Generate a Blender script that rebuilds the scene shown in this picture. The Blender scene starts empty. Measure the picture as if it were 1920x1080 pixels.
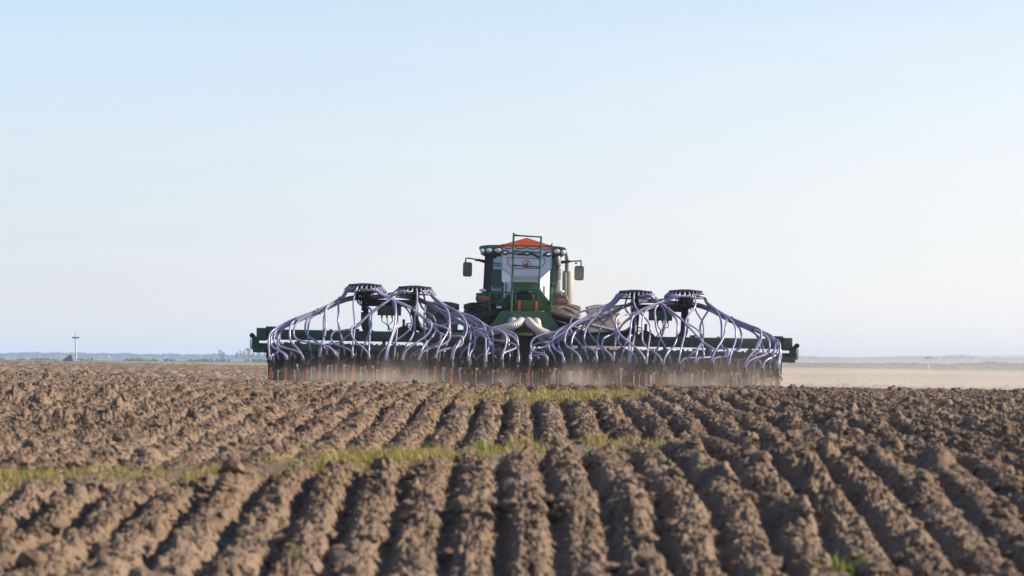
import bpy, bmesh, math, random
import numpy as np
from mathutils import Vector, Matrix, Quaternion, noise as mnoise

rng = np.random.default_rng(11)
random.seed(11)
R = math.radians
scene = bpy.context.scene
C = scene.collection

# ------------------------------------------------------------------ camera
FPX = 100.0 / 36.0 * 1920.0          # focal length in photo pixels
ZC = 1.0                             # eye height above the datum
cam_d = bpy.data.cameras.new('camera')
cam = bpy.data.objects.new('camera', cam_d)
C.objects.link(cam)
cam_d.lens = 100.0
cam_d.sensor_width = 36.0
cam_d.clip_start = 0.5
cam_d.clip_end = 20000.0
CAM_M = Matrix.Translation((0, 0, ZC)) @ Matrix.Rotation(R(90) + math.atan(132.0 / FPX), 4, 'X') @ Matrix.Rotation(R(0.2), 4, 'Z')
cam.matrix_world = CAM_M
cam_d.dof.use_dof = True
cam_d.dof.focus_distance = 61.0
cam_d.dof.aperture_fstop = 4.8
scene.camera = cam

# ------------------------------------------------------------------ world and sun
SUN_EL, SUN_AZ = R(28), R(85)        # azimuth clockwise from +Y (right of frame, a little beyond)
world = bpy.data.worlds.new('World')
scene.world = world
world.use_nodes = True
nt = world.node_tree
nt.nodes.clear()
w_out = nt.nodes.new('ShaderNodeOutputWorld')
w_bg = nt.nodes.new('ShaderNodeBackground')
sky = nt.nodes.new('ShaderNodeTexSky')
sky.sky_type = 'NISHITA'
sky.sun_disc = False
sky.sun_elevation = SUN_EL
sky.sun_rotation = SUN_AZ
sky.altitude = 0
sky.air_density = 1.0
sky.dust_density = 0.6
sky.ozone_density = 3.0
w_bg.inputs['Strength'].default_value = 0.10
SKY_L, SKY_R, SKY_UP, SKY_CL = (4.1, 4.22, 4.4), (5.75, 5.55, 5.42), (3.7, 4.6, 5.6), (5.1, 5.15, 5.2)   # radiance of the low sky
# pale air low over the plain, with faint streaks of high cloud; the sky overhead stays deep blue
N_ = nt.nodes.new
tc = N_('ShaderNodeTexCoord')
mp = N_('ShaderNodeMapping'); mp.inputs['Scale'].default_value = (3.0, 3.0, 60.0); mp.inputs['Rotation'].default_value = (0, R(3.0), 0)
nz = N_('ShaderNodeTexNoise'); nz.inputs['Scale'].default_value = 1.3; nz.inputs['Detail'].default_value = 6.0; nz.inputs['Roughness'].default_value = 0.55
st_ = N_('ShaderNodeMapRange'); st_.inputs[1].default_value = 0.45; st_.inputs[2].default_value = 0.85; st_.inputs[3].default_value = 0.0; st_.inputs[4].default_value = 0.30
sp_ = N_('ShaderNodeSeparateXYZ')
low = N_('ShaderNodeMapRange'); low.interpolation_type = 'SMOOTHSTEP'; low.inputs[1].default_value = 0.27; low.inputs[2].default_value = 0.02; low.inputs[3].default_value = 0.0; low.inputs[4].default_value = 0.88
side = N_('ShaderNodeMapRange'); side.inputs[1].default_value = -0.2; side.inputs[2].default_value = 0.25; side.inputs[3].default_value = 0.0; side.inputs[4].default_value = 1.0
hz_c = N_('ShaderNodeMixRGB'); hz_c.inputs[1].default_value = (*SKY_L, 1); hz_c.inputs[2].default_value = (*SKY_R, 1)
up_c = N_('ShaderNodeMapRange'); up_c.inputs[1].default_value = 0.015; up_c.inputs[2].default_value = 0.135
up_m = N_('ShaderNodeMixRGB'); up_m.inputs[2].default_value = (*SKY_UP, 1)
veil = N_('ShaderNodeMixRGB')
cl = N_('ShaderNodeMixRGB'); cl.inputs[2].default_value = (*SKY_CL, 1)
lk = nt.links.new
lk(tc.outputs['Generated'], sp_.inputs[0]); lk(sp_.outputs['Z'], low.inputs[0]); lk(sp_.outputs['X'], side.inputs[0]); lk(sp_.outputs['Z'], up_c.inputs[0])
lk(side.outputs[0], hz_c.inputs[0]); lk(up_c.outputs[0], up_m.inputs[0]); lk(hz_c.outputs[0], up_m.inputs[1])
# the side towards the sun keeps its pale look higher up
sm = N_('ShaderNodeMath'); sm.operation = 'MULTIPLY'; sv = N_('ShaderNodeMath'); sv.operation = 'SUBTRACT'; sv.inputs[0].default_value = 1.0
s6 = N_('ShaderNodeMath'); s6.operation = 'MULTIPLY'; s6.inputs[1].default_value = 0.75
lk(side.outputs[0], s6.inputs[0]); lk(s6.outputs[0], sv.inputs[1]); lk(up_c.outputs[0], sm.inputs[0]); lk(sv.outputs[0], sm.inputs[1]); lk(sm.outputs[0], up_m.inputs[0])
lk(low.outputs[0], veil.inputs[0]); lk(sky.outputs[0], veil.inputs[1]); lk(up_m.outputs[0], veil.inputs[2])
lk(tc.outputs['Generated'], mp.inputs['Vector']); lk(mp.outputs['Vector'], nz.inputs['Vector']); lk(nz.outputs['Fac'], st_.inputs[0])
cf_ = N_('ShaderNodeMath'); cf_.operation = 'MULTIPLY'; lk(st_.outputs[0], cf_.inputs[0]); lk(low.outputs[0], cf_.inputs[1])
lk(cf_.outputs[0], cl.inputs[0]); lk(veil.outputs[0], cl.inputs[1])
lk(cl.outputs[0], w_bg.inputs['Color']); lk(w_bg.outputs[0], w_out.inputs['Surface'])

sun_d = bpy.data.lights.new('sun', 'SUN')
sun_d.energy = 5.0
sun_d.angle = R(0.5)
sun_d.color = (1.0, 0.84, 0.65)
sun = bpy.data.objects.new('sun', sun_d)
C.objects.link(sun)
TO_SUN = Vector((math.cos(SUN_EL) * math.sin(SUN_AZ), math.cos(SUN_EL) * math.cos(SUN_AZ), math.sin(SUN_EL)))
sun.rotation_euler = TO_SUN.to_track_quat('Z', 'Y').to_euler()
sun.location = (40, 20, 30)

scene.view_settings.view_transform = 'Standard'
scene.view_settings.look = 'None'
scene.view_settings.exposure = 0.88
scene.view_settings.gamma = 1.0
scene.cycles.use_denoising = True
scene.cycles.max_bounces = 8
scene.cycles.transparent_max_bounces = 12
scene.cycles.volume_bounces = 1

# ------------------------------------------------------------------ helpers
def tag(o, label=None, cat=None, group=None, kind=None):
    if label: o['label'] = label
    if cat: o['category'] = cat
    if group: o['group'] = group
    if kind: o['kind'] = kind
    return o

def at(px, py, Y):
    """world point seen at photo pixel (px, py) at distance Y"""
    d = CAM_M.to_3x3() @ Vector(((px - 960) / FPX, -(py - 540) / FPX, -1.0))
    k = Y / d.y
    return Vector((d.x * k, Y, ZC + d.z * k))

def empty(name, M):
    o = bpy.data.objects.new(name, None)
    C.objects.link(o)
    o.empty_display_size = 0.3
    o.matrix_world = M
    return o

class MB:
    """collects shapes, builds one mesh object"""
    def __init__(s):
        s.v = []; s.f = []; s.m = []; s.cur = 0
    def mat(s, i):
        s.cur = i; return s
    def add(s, vs, fs):
        n = len(s.v)
        s.v += [tuple(v) for v in vs]
        s.f += [tuple(i + n for i in f) for f in fs]
        s.m += [s.cur] * len(fs)
        return s
    def box(s, c, d, rot=None, bev=0.0):
        hx, hy, hz = d[0] / 2, d[1] / 2, d[2] / 2
        if bev <= 0:
            vs = [Vector((x * hx, y * hy, z * hz)) for x in (-1, 1) for y in (-1, 1) for z in (-1, 1)]
            fs = [(0, 1, 3, 2), (4, 6, 7, 5), (0, 4, 5, 1), (2, 3, 7, 6), (0, 2, 6, 4), (1, 5, 7, 3)]
        else:
            bm = bmesh.new()
            bmesh.ops.create_cube(bm, size=1.0)
            for v in bm.verts: v.co = Vector((v.co.x * d[0], v.co.y * d[1], v.co.z * d[2]))
            bmesh.ops.bevel(bm, geom=bm.edges[:], offset=min(bev, min(d) * 0.45), segments=2, affect='EDGES', profile=0.5)
            bm.verts.index_update()
            vs = [v.co.copy() for v in bm.verts]
            fs = [tuple(v.index for v in f.verts) for f in bm.faces]
            bm.free()
        if rot is not None: vs = [rot @ v for v in vs]
        c = Vector(c)
        return s.add([v + c for v in vs], fs)
    def bar(s, a, b, w, h, bev=0.0, up=(0, 0, 1)):
        a, b = Vector(a), Vector(b)
        x = (b - a).normalized()
        u = Vector(up)
        y = u.cross(x)
        if y.length < 1e-4: y = Vector((1, 0, 0)).cross(x)
        y.normalize(); z = x.cross(y)
        return s.box((a + b) / 2, ((b - a).length, w, h), Matrix((x, y, z)).transposed(), bev)
    def tube(s, pts, r, n=8, cap=True):
        pts = [Vector(p) for p in pts]
        rs = r if isinstance(r, (list, tuple, np.ndarray)) else [r] * len(pts)
        t0 = (pts[1] - pts[0]).normalized()
        u = t0.orthogonal().normalized()
        vs, fs = [], []
        prev = t0
        for i, p in enumerate(pts):
            t = (pts[min(i + 1, len(pts) - 1)] - pts[max(i - 1, 0)])
            t = t.normalized() if t.length > 1e-9 else prev
            q = prev.rotation_difference(t)
            u = (q @ u); u = (u - t * u.dot(t)).normalized()
            w = t.cross(u)
            prev = t
            for k in range(n):
                a = 2 * math.pi * k / n
                vs.append(p + (u * math.cos(a) + w * math.sin(a)) * rs[i])
        for i in range(len(pts) - 1):
            for k in range(n):
                k2 = (k + 1) % n
                fs.append((i * n + k, i * n + k2, (i + 1) * n + k2, (i + 1) * n + k))
        if cap:
            fs.append(tuple(reversed(range(n))))
            fs.append(tuple((len(pts) - 1) * n + k for k in range(n)))
        return s.add(vs, fs)
    def cyl(s, a, b, r0, r1=None, n=16):
        r1 = r0 if r1 is None else r1
        return s.tube([a, b], [r0, r1], n)
    def lathe(s, c, axis, prof, n=32):
        """prof: (radius, along) pairs, closed ring if first == last"""
        c = Vector(c); ax = Vector(axis).normalized(); u = ax.orthogonal().normalized(); w = ax.cross(u)
        vs, fs = [], []
        m = len(prof)
        for k in range(n):
            a = 2 * math.pi * k / n
            d = u * math.cos(a) + w * math.sin(a)
            for r, z in prof: vs.append(c + d * r + ax * z)
        for k in range(n):
            k2 = (k + 1) % n
            for i in range(m - 1):
                fs.append((k * m + i, k2 * m + i, k2 * m + i + 1, k * m + i + 1))
        return s.add(vs, fs)
    def prism(s, poly, y0, y1):
        """poly: (x, z) outline extruded from y0 to y1"""
        n = len(poly)
        vs = [(x, y0, z) for x, z in poly] + [(x, y1, z) for x, z in poly]
        fs = [tuple(range(n)), tuple(reversed(range(n, 2 * n)))]
        fs += [(i, i + n, (i + 1) % n + n, (i + 1) % n) for i in range(n)]
        return s.add(vs, fs)
    def ell(s, c, d, nu=16, nv=10, rot=None):
        vs, fs = [], []
        c = Vector(c)
        for j in range(nv + 1):
            t = math.pi * j / nv
            for i in range(nu):
                a = 2 * math.pi * i / nu
                v = Vector((d[0] / 2 * math.sin(t) * math.cos(a), d[1] / 2 * math.sin(t) * math.sin(a), d[2] / 2 * math.cos(t)))
                if rot is not None: v = rot @ v
                vs.append(c + v)
        for j in range(nv):
            for i in range(nu):
                i2 = (i + 1) % nu
                fs.append((j * nu + i, (j + 1) * nu + i, (j + 1) * nu + i2, j * nu + i2))
        return s.add(vs, fs)
    def mirror(s):
        m = MB(); m.v = [(-x, y, z) for x, y, z in s.v]; m.f = [tuple(reversed(f)) for f in s.f]; m.m = list(s.m)
        return m
    def build(s, name, mats, parent=None, smooth=38, fix=True):
        me = bpy.data.meshes.new(name)
        me.from_pydata(s.v, [], s.f)
        mats = mats if isinstance(mats, (list, tuple)) else [mats]
        for m in mats: me.materials.append(m)
        if len(mats) > 1: me.polygons.foreach_set('material_index', s.m)
        if fix:
            bm = bmesh.new(); bm.from_mesh(me)
            bmesh.ops.remove_doubles(bm, verts=bm.verts[:], dist=1e-6)
            bmesh.ops.recalc_face_normals(bm, faces=bm.faces[:])
            bm.to_mesh(me); bm.free()
        if smooth:
            me.polygons.foreach_set('use_smooth', [True] * len(me.polygons))
            me.set_sharp_from_angle(angle=R(smooth))
        me.update()
        o = bpy.data.objects.new(name, me)
        C.objects.link(o)
        if parent: o.parent = parent
        return o

def inst(o, parent, loc=None):
    c = o.copy(); C.objects.link(c); c.parent = parent
    if loc is not None: c.location = loc
    return c

def spline(pts, per=8):
    """centripetal Catmull-Rom through pts"""
    P = [Vector(p) for p in pts]
    P = [P[0] * 2 - P[1]] + P + [P[-1] * 2 - P[-2]]
    out = []
    for i in range(1, len(P) - 2):
        p0, p1, p2, p3 = P[i - 1], P[i], P[i + 1], P[i + 2]
        t0 = 0; t1 = t0 + max((p1 - p0).length, 1e-5) ** .5; t2 = t1 + max((p2 - p1).length, 1e-5) ** .5; t3 = t2 + max((p3 - p2).length, 1e-5) ** .5
        for k in range(per):
            t = t1 + (t2 - t1) * k / per
            A1 = p0 * ((t1 - t) / (t1 - t0)) + p1 * ((t - t0) / (t1 - t0))
            A2 = p1 * ((t2 - t) / (t2 - t1)) + p2 * ((t - t1) / (t2 - t1))
            A3 = p2 * ((t3 - t) / (t3 - t2)) + p3 * ((t - t2) / (t3 - t2))
            B1 = A1 * ((t2 - t) / (t2 - t0)) + A2 * ((t - t0) / (t2 - t0))
            B2 = A2 * ((t3 - t) / (t3 - t1)) + A3 * ((t - t1) / (t3 - t1))
            out.append(B1 * ((t2 - t) / (t2 - t1)) + B2 * ((t - t1) / (t2 - t1)))
    out.append(P[-2])
    return out

# ------------------------------------------------------------------ materials
def pmat(name, col, rough=0.5, metal=0.0, dirt=None, dirt_amt=0.5, scale=3.0, bump=0.0, spec=0.5, trans=0.0):
    """painted / plastic surface with uneven wear and dust of its own"""
    m = bpy.data.materials.new(name); m.use_nodes = True
    n = m.node_tree; b = n.nodes['Principled BSDF']
    b.inputs['Roughness'].default_value = rough
    b.inputs['Metallic'].default_value = metal
    b.inputs['Specular IOR Level'].default_value = spec
    t = n.nodes.new('ShaderNodeTexCoord')
    z = n.nodes.new('ShaderNodeTexNoise'); z.inputs['Scale'].default_value = scale; z.inputs['Detail'].default_value = 6; z.inputs['Roughness'].default_value = 0.65
    n.links.new(t.outputs['Object'], z.inputs['Vector'])
    mr = n.nodes.new('ShaderNodeMapRange'); mr.inputs[1].default_value = 0.4; mr.inputs[2].default_value = 0.72
    mr.inputs[3].default_value = 0.0; mr.inputs[4].default_value = dirt_amt
    n.links.new(z.outputs['Fac'], mr.inputs[0])
    mx = n.nodes.new('ShaderNodeMixRGB')
    mx.inputs[1].default_value = (*col, 1)
    mx.inputs[2].default_value = (*(dirt or [c * 0.75 for c in col]), 1)
    n.links.new(mr.outputs[0], mx.inputs[0])
    n.links.new(mx.outputs[0], b.inputs['Base Color'])
    if bump:
        bp = n.nodes.new('ShaderNodeBump'); bp.inputs['Strength'].default_value = bump; bp.inputs['Distance'].default_value = 0.01
        z2 = n.nodes.new('ShaderNodeTexNoise'); z2.inputs['Scale'].default_value = scale * 12; z2.inputs['Detail'].default_value = 3
        n.links.new(t.outputs['Object'], z2.inputs['Vector']); n.links.new(z2.outputs['Fac'], bp.inputs['Height'])
        n.links.new(bp.outputs[0], b.inputs['Normal'])
    if trans:
        tr = n.nodes.new('ShaderNodeBsdfTranslucent'); n.links.new(mx.outputs[0], tr.inputs['Color'])
        ms = n.nodes.new('ShaderNodeMixShader'); ms.inputs[0].default_value = trans
        n.links.new(b.outputs[0], ms.inputs[1]); n.links.new(tr.outputs[0], ms.inputs[2])
        n.links.new(ms.outputs[0], n.nodes['Material Output'].inputs['Surface'])
    return m

DUST = (0.30, 0.235, 0.18)
M = {}
M['green'] = pmat('green_paint', (0.022, 0.105, 0.040), 0.42, 0, DUST, 0.22, 2.5)
M['green_machine'] = pmat('dark_green_paint', (0.018, 0.062, 0.036), 0.5, 0, DUST, 0.32, 2.2)
M['olive'] = pmat('olive_green_paint', (0.06, 0.13, 0.015), 0.5, 0, DUST, 0.2, 3)
M['black'] = pmat('black_metal', (0.012, 0.012, 0.013), 0.5, 0, DUST, 0.06, 4)
M['dark'] = pmat('dark_steel', (0.014, 0.017, 0.016), 0.6, 0.1, DUST, 0.08, 4)
M['rubber'] = pmat('tyre_rubber', (0.020, 0.019, 0.018), 0.85, 0, DUST, 0.95, 2.0, 0.2)
M['hose'] = pmat('seed_hose_plastic', (0.38, 0.365, 0.57), 0.25, 0, (0.42, 0.37, 0.42), 0.6, 2.2, 0, 0.6, 0.28)
M['clear'] = pmat('ribbed_clear_hose', (0.62, 0.57, 0.54), 0.3, 0, (0.5, 0.44, 0.38), 0.5, 3, 0, 0.6, 0.25)
M['orange'] = pmat('orange_paint', (0.62, 0.105, 0.02), 0.45, 0, DUST, 0.3, 6)
M['tarp'] = pmat('orange_tarp', (0.55, 0.085, 0.02), 0.6, 0, (0.40, 0.07, 0.02), 0.5, 6, 0.3)
M['steel'] = pmat('scraper_steel', (0.50, 0.49, 0.48), 0.45, 0.3, DUST, 0.3, 8)
M['hopper'] = pmat('white_hopper_paint', (0.64, 0.69, 0.84), 0.35, 0.0, (0.5, 0.47, 0.45), 0.35, 3)
M['zinc'] = pmat('bare_zinc', (0.42, 0.43, 0.45), 0.45, 0.4, (0.35, 0.33, 0.3), 0.4, 4)
M['lamp'] = pmat('lamp_glass', (0.75, 0.76, 0.78), 0.12, 0.2, (0.55, 0.52, 0.5), 0.3, 20)
M['red'] = pmat('red_lens', (0.45, 0.02, 0.015), 0.2, 0, (0.3, 0.015, 0.01), 0.3, 20)
M['amber'] = pmat('amber_lens', (0.55, 0.10, 0.015), 0.2, 0, (0.4, 0.07, 0.01), 0.3, 20)
M['yellow'] = pmat('yellow_sticker', (0.75, 0.58, 0.02), 0.5, 0, None, 0.2, 20)
M['maroon'] = pmat('maroon_print', (0.13, 0.015, 0.05), 0.5, 0, None, 0.2, 20)
M['logo_red'] = pmat('red_print', (0.45, 0.05, 0.03), 0.5, 0, None, 0.2, 20)
M['card'] = pmat('pale_cyan_card', (0.36, 0.55, 0.60), 0.5, 0, None, 0.15, 10)
M['ink'] = pmat('dark_ink', (0.01, 0.015, 0.03), 0.6, 0, None, 0.1, 10)
M['muffler'] = pmat('dusty_muffler', (0.33, 0.30, 0.275), 0.6, 0.1, DUST, 0.4, 5)
M['mirror'] = pmat('mirror_glass', (0.10, 0.095, 0.09), 0.25, 0.1, (0.16, 0.13, 0.11), 0.5, 4)
M['seat'] = pmat('seat_fabric', (0.03, 0.035, 0.03), 0.9, 0, None, 0.2, 10)
M['concrete'] = pmat('pole_concrete', (0.50, 0.485, 0.455), 0.85, 0, (0.38, 0.36, 0.33), 0.6, 1.5)
M['wood'] = pmat('crossarm_wood', (0.10, 0.10, 0.10), 0.85, 0, None, 0.3, 3)
M['tin'] = pmat('roof_sheet', (0.070, 0.085, 0.115), 0.7, 0.0, (0.20, 0.175, 0.15), 0.45, 0.8)
M['post'] = pmat('dusty_sunlit_post', (0.05, 0.05, 0.05), 0.4, 0, (0.36, 0.31, 0.27), 0.9, 2.0)  # dust film plus the paleness of the sunlit corner, both put into the colour
M['mirror_pale'] = pmat('pale_reflection_mirror_glass', (0.20, 0.18, 0.165), 0.3, 0.0, (0.28, 0.24, 0.21), 0.6, 4)  # reflected bright sky and airborne dust painted in as a lighter glass colour
M['wall'] = pmat('white_render', (0.75, 0.73, 0.70), 0.9, 0, None, 0.3, 0.5)
M['bark'] = pmat('bark', (0.10, 0.085, 0.07), 0.9, 0, None, 0.5, 1)

# tinted cab glass
g = bpy.data.materials.new('tinted_glass'); g.use_nodes = True
n = g.node_tree; b = n.nodes['Principled BSDF']
b.inputs['Base Color'].default_value = (0.03, 0.05, 0.055, 1); b.inputs['Roughness'].default_value = 0.06
tr = n.nodes.new('ShaderNodeBsdfTransparent'); tr.inputs['Color'].default_value = (0.44, 0.58, 0.64, 1)
ms = n.nodes.new('ShaderNodeMixShader'); ms.inputs[0].default_value = 0.62
n.links.new(b.outputs[0], ms.inputs[1]); n.links.new(tr.outputs[0], ms.inputs[2])
n.links.new(ms.outputs[0], n.nodes['Material Output'].inputs['Surface'])
M['glass'] = g

def soil_material():
    m = bpy.data.materials.new('soil'); m.use_nodes = True
    n = m.node_tree; L = n.links; b = n.nodes['Principled BSDF']
    b.inputs['Roughness'].default_value = 0.95; b.inputs['Specular IOR Level'].default_value = 0.15
    geo = n.nodes.new('ShaderNodeNewGeometry')
    def noise(scale, det, rough=0.6):
        z = n.nodes.new('ShaderNodeTexNoise'); z.inputs['Scale'].default_value = scale; z.inputs['Detail'].default_value = det; z.inputs['Roughness'].default_value = rough
        L.new(geo.outputs['Position'], z.inputs['Vector']); return z
    def mix(fac, a, c):
        x = n.nodes.new('ShaderNodeMixRGB'); L.new(fac, x.inputs[0])
        for i, q in ((1, a), (2, c)):
            if isinstance(q, tuple): x.inputs[i].default_value = (*q, 1)
            else: L.new(q, x.inputs[i])
        return x.outputs[0]
    def rng_(src, a, b_, lo=0.0, hi=1.0):
        r = n.nodes.new('ShaderNodeMapRange'); r.inputs[1].default_value = a; r.inputs[2].default_value = b_; r.inputs[3].default_value = lo; r.inputs[4].default_value = hi
        r.interpolation_type = 'SMOOTHSTEP'
        L.new(src, r.inputs[0]); return r.outputs[0]
    fine = noise(38, 6, 0.7); mid = noise(7, 5); big = noise(0.55, 4)
    c = mix(rng_(fine.outputs['Fac'], 0.32, 0.68), (0.078, 0.054, 0.038), (0.262, 0.190, 0.134))
    c = mix(rng_(mid.outputs['Fac'], 0.38, 0.68, 0, 0.75), c, (0.140, 0.097, 0.068))
    c = mix(rng_(big.outputs['Fac'], 0.40, 0.62, 0, 0.55), c, (0.235, 0.178, 0.134))
    damp = noise(1.7, 5, 0.65)
    c = mix(rng_(damp.outputs['Fac'], 0.50, 0.68, 0, 0.6), c, (0.085, 0.062, 0.047))
    # land cover farther out, by where it lies
    sep = n.nodes.new('ShaderNodeSeparateXYZ'); L.new(geo.outputs['Position'], sep.inputs[0])
    far1 = noise(0.035, 5); far2 = noise(0.9, 5)
    pale = mix(rng_(far2.outputs['Fac'], 0.35, 0.65), (0.105, 0.075, 0.053), (0.235, 0.178, 0.130))
    c = mix(rng_(sep.outputs['Y'], 50, 90), c, pale)
    straw = mix(rng_(far1.outputs['Fac'], 0.4, 0.62), (0.20, 0.19, 0.10), (0.33, 0.28, 0.18))
    wob = n.nodes.new('ShaderNodeMath'); wob.operation = 'MULTIPLY_ADD'; wob.inputs[1].default_value = 160
    L.new(far1.outputs['Fac'], wob.inputs[0]); L.new(sep.outputs['Y'], wob.inputs[2])
    c = mix(rng_(wob.outputs[0], 395, 420), c, straw)
    plain = mix(rng_(noise(0.006, 4).outputs['Fac'], 0.42, 0.6), (0.085, 0.095, 0.055), (0.19, 0.17, 0.10))
    c = mix(rng_(wob.outputs[0], 900, 1000), c, plain)
    L.new(c, b.inputs['Base Color'])
    bp = n.nodes.new('ShaderNodeBump'); bp.inputs['Strength'].default_value = 0.9; bp.inputs['Distance'].default_value = 0.012
    L.new(noise(55, 5, 0.7).outputs['Fac'], bp.inputs['Height']); L.new(bp.outputs[0], b.inputs['Normal'])
    return m
M['soil'] = soil_material()

def leaf_mat(name, col, col2, tr=0.35):
    m = pmat(name, col, 0.6, 0, col2, 1.0, 8.0, 0, 0.3, tr)
    return m
M['grass_green'] = leaf_mat('green_blade', (0.11, 0.20, 0.02), (0.16, 0.22, 0.03))
M['grass_yellow'] = leaf_mat('yellow_green_blade', (0.31, 0.29, 0.055), (0.38, 0.31, 0.09))
M['grass_dry'] = leaf_mat('dry_blade', (0.40, 0.29, 0.14), (0.30, 0.21, 0.11))
M['leaf'] = leaf_mat('tree_leaf', (0.028, 0.042, 0.026), (0.045, 0.06, 0.032), 0.15)
M['scrub'] = leaf_mat('scrub_leaf', (0.085, 0.085, 0.05), (0.12, 0.105, 0.065), 0.2)

# ------------------------------------------------------------------ terrain
def hashf(ix, iy, seed):
    h = (ix.astype(np.int64) * 374761393 + iy.astype(np.int64) * 668265263 + seed * 974634521) & 0xffffffff
    h = ((h ^ (h >> 13)) * 1274126177) & 0xffffffff
    h = h ^ (h >> 16)
    return ((h & 0xffffff).astype(np.float32)) / np.float32(0xffffff)

def vnoise(x, y, seed):
    ix = np.floor(x); iy = np.floor(y)
    fx = (x - ix).astype(np.float32); fy = (y - iy).astype(np.float32)
    ix = ix.astype(np.int64); iy = iy.astype(np.int64)
    u = fx * fx * (3 - 2 * fx); v = fy * fy * (3 - 2 * fy)
    a = hashf(ix, iy, seed); b_ = hashf(ix + 1, iy, seed); c_ = hashf(ix, iy + 1, seed); d_ = hashf(ix + 1, iy + 1, seed)
    return (a + (b_ - a) * u) * (1 - v) + (c_ + (d_ - c_) * u) * v - 0.5

def fbm(x, y, seed, octv=4, gain=0.5):
    o = np.zeros_like(x, dtype=np.float32); amp = 1.0
    for k in range(octv):
        o += amp * vnoise(x * (2 ** k) + 17.3 * k, y * (2 ** k) - 9.1 * k, seed + k); amp *= gain
    return o

def clodfield(x, y, cell, seed, prob):
    """rounded lumps: one random mound per cell"""
    gx = x / cell; gy = y / cell
    wx = 0.35 * fbm(gx * 1.7, gy * 1.7, seed + 50, 2); wy = 0.35 * fbm(gx * 1.7, gy * 1.7, seed + 60, 2)
    gx = gx + wx; gy = gy + wy
    ix = np.floor(gx).astype(np.int64); iy = np.floor(gy).astype(np.int64)
    out = np.zeros_like(x, dtype=np.float32)
    for dx in (-1, 0, 1):
        for dy in (-1, 0, 1):
            cx = ix + dx; cy = iy + dy
            px = cx + hashf(cx, cy, seed); py = cy + hashf(cx, cy, seed + 1)
            r = 0.28 + 0.5 * hashf(cx, cy, seed + 2) ** 2
            on = hashf(cx, cy, seed + 3) < prob
            d2 = (gx - px) ** 2 + (gy - py) ** 2
            h = np.sqrt(np.maximum(r * r - d2, 0)) * np.where(on, 1.0, 0.0)
            out = np.maximum(out, h.astype(np.float32))
    return out * cell

def cellblock(x, y, cell, seed, tilt):
    """broken clods: each cell of a Voronoi pattern is a block with its own height and tilt, cracks between"""
    gx = x / cell + 0.3 * vnoise(x / cell * 1.3, y / cell * 1.3, seed + 7); gy = y / cell + 0.3 * vnoise(x / cell * 1.3 + 9, y / cell * 1.3, seed + 8)
    ix = np.floor(gx).astype(np.int64); iy = np.floor(gy).astype(np.int64)
    f1 = np.full(x.shape, 9., np.float32); f2 = np.full(x.shape, 9., np.float32); h = np.zeros(x.shape, np.float32)
    for dx in (-1, 0, 1):
        for dy in (-1, 0, 1):
            cx = ix + dx; cy = iy + dy
            ex = (gx - cx - hashf(cx, cy, seed)).astype(np.float32); ey = (gy - cy - hashf(cx, cy, seed + 1)).astype(np.float32)
            d = ex * ex + ey * ey
            hh = hashf(cx, cy, seed + 2) ** 2 + tilt * (ex * (hashf(cx, cy, seed + 3) - .5) + ey * (hashf(cx, cy, seed + 4) - .5)) - 0.55 * d
            near_ = d < f1
            f2 = np.where(near_, f1, np.minimum(f2, d)); h = np.where(near_, hh, h); f1 = np.where(near_, d, f1)
    crack = np.clip((np.sqrt(f2) - np.sqrt(f1)) / 0.22, 0, 1)
    return cell * (h * (.35 + .65 * crack) - 0.35 * (1 - crack))

# photo rows (y) of the ground line at each distance, left / centre / right of frame
DD = np.array([3, 6, 9, 11.8, 13.1, 14.5, 16, 17.5, 20, 23, 26, 30, 34, 38, 41, 46, 52, 60, 75, 100, 150, 220, 300, 330, 400, 600, 800, 1000, 1300, 2000, 3500, 4500, 6000, 9000.])
YL = np.array([2400, 1650, 1270, 1085, 1010, 938, 890, 862, 822, 785, 759, 737, 720, 708, 704, 704, 708, 707, 699, 692, 685, 680, 677, 676.7, 678.5, 677.8, 676.8, 675.8, 675, 673.8, 672.4, 671.5, 670.5, 670.])
YC = np.array([2450, 1680, 1290, 1085, 985, 908, 887, 868, 822, 779, 757, 740, 731, 727, 730, 748, 752, 748, 735, 721, 709, 700, 694, 692.5, 690, 687, 685.5, 684, 682.5, 680, 677, 675, 673, 672.])
YR = np.array([2450, 1680, 1290, 1085, 985, 912, 866, 835, 806, 781, 765, 752, 744, 739, 743, 756, 756, 752, 740, 729, 718, 711, 707, 706, 704, 701, 699, 697.5, 694, 687, 681, 671, 669, 672.])
EYE = (668.6, 672.0, 675.4)
DROP = [(Yk - e) * DD / FPX for Yk, e in zip((YL, YC, YR), EYE)]

def cubic(xq, xs, ys):
    """Catmull-Rom on an uneven grid (finite-difference tangents)"""
    m = np.gradient(ys, xs)
    i = np.clip(np.searchsorted(xs, xq) - 1, 0, len(xs) - 2)
    h = xs[i + 1] - xs[i]; t = np.clip((xq - xs[i]) / h, 0, 1)
    t2 = t * t; t3 = t2 * t
    return ((2 * t3 - 3 * t2 + 1) * ys[i] + (t3 - 2 * t2 + t) * h * m[i] + (-2 * t3 + 3 * t2) * ys[i + 1] + (t3 - t2) * h * m[i + 1])

def ss(x, a, b_):
    t = np.clip((x - a) / (b_ - a), 0, 1); return t * t * (3 - 2 * t)

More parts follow.
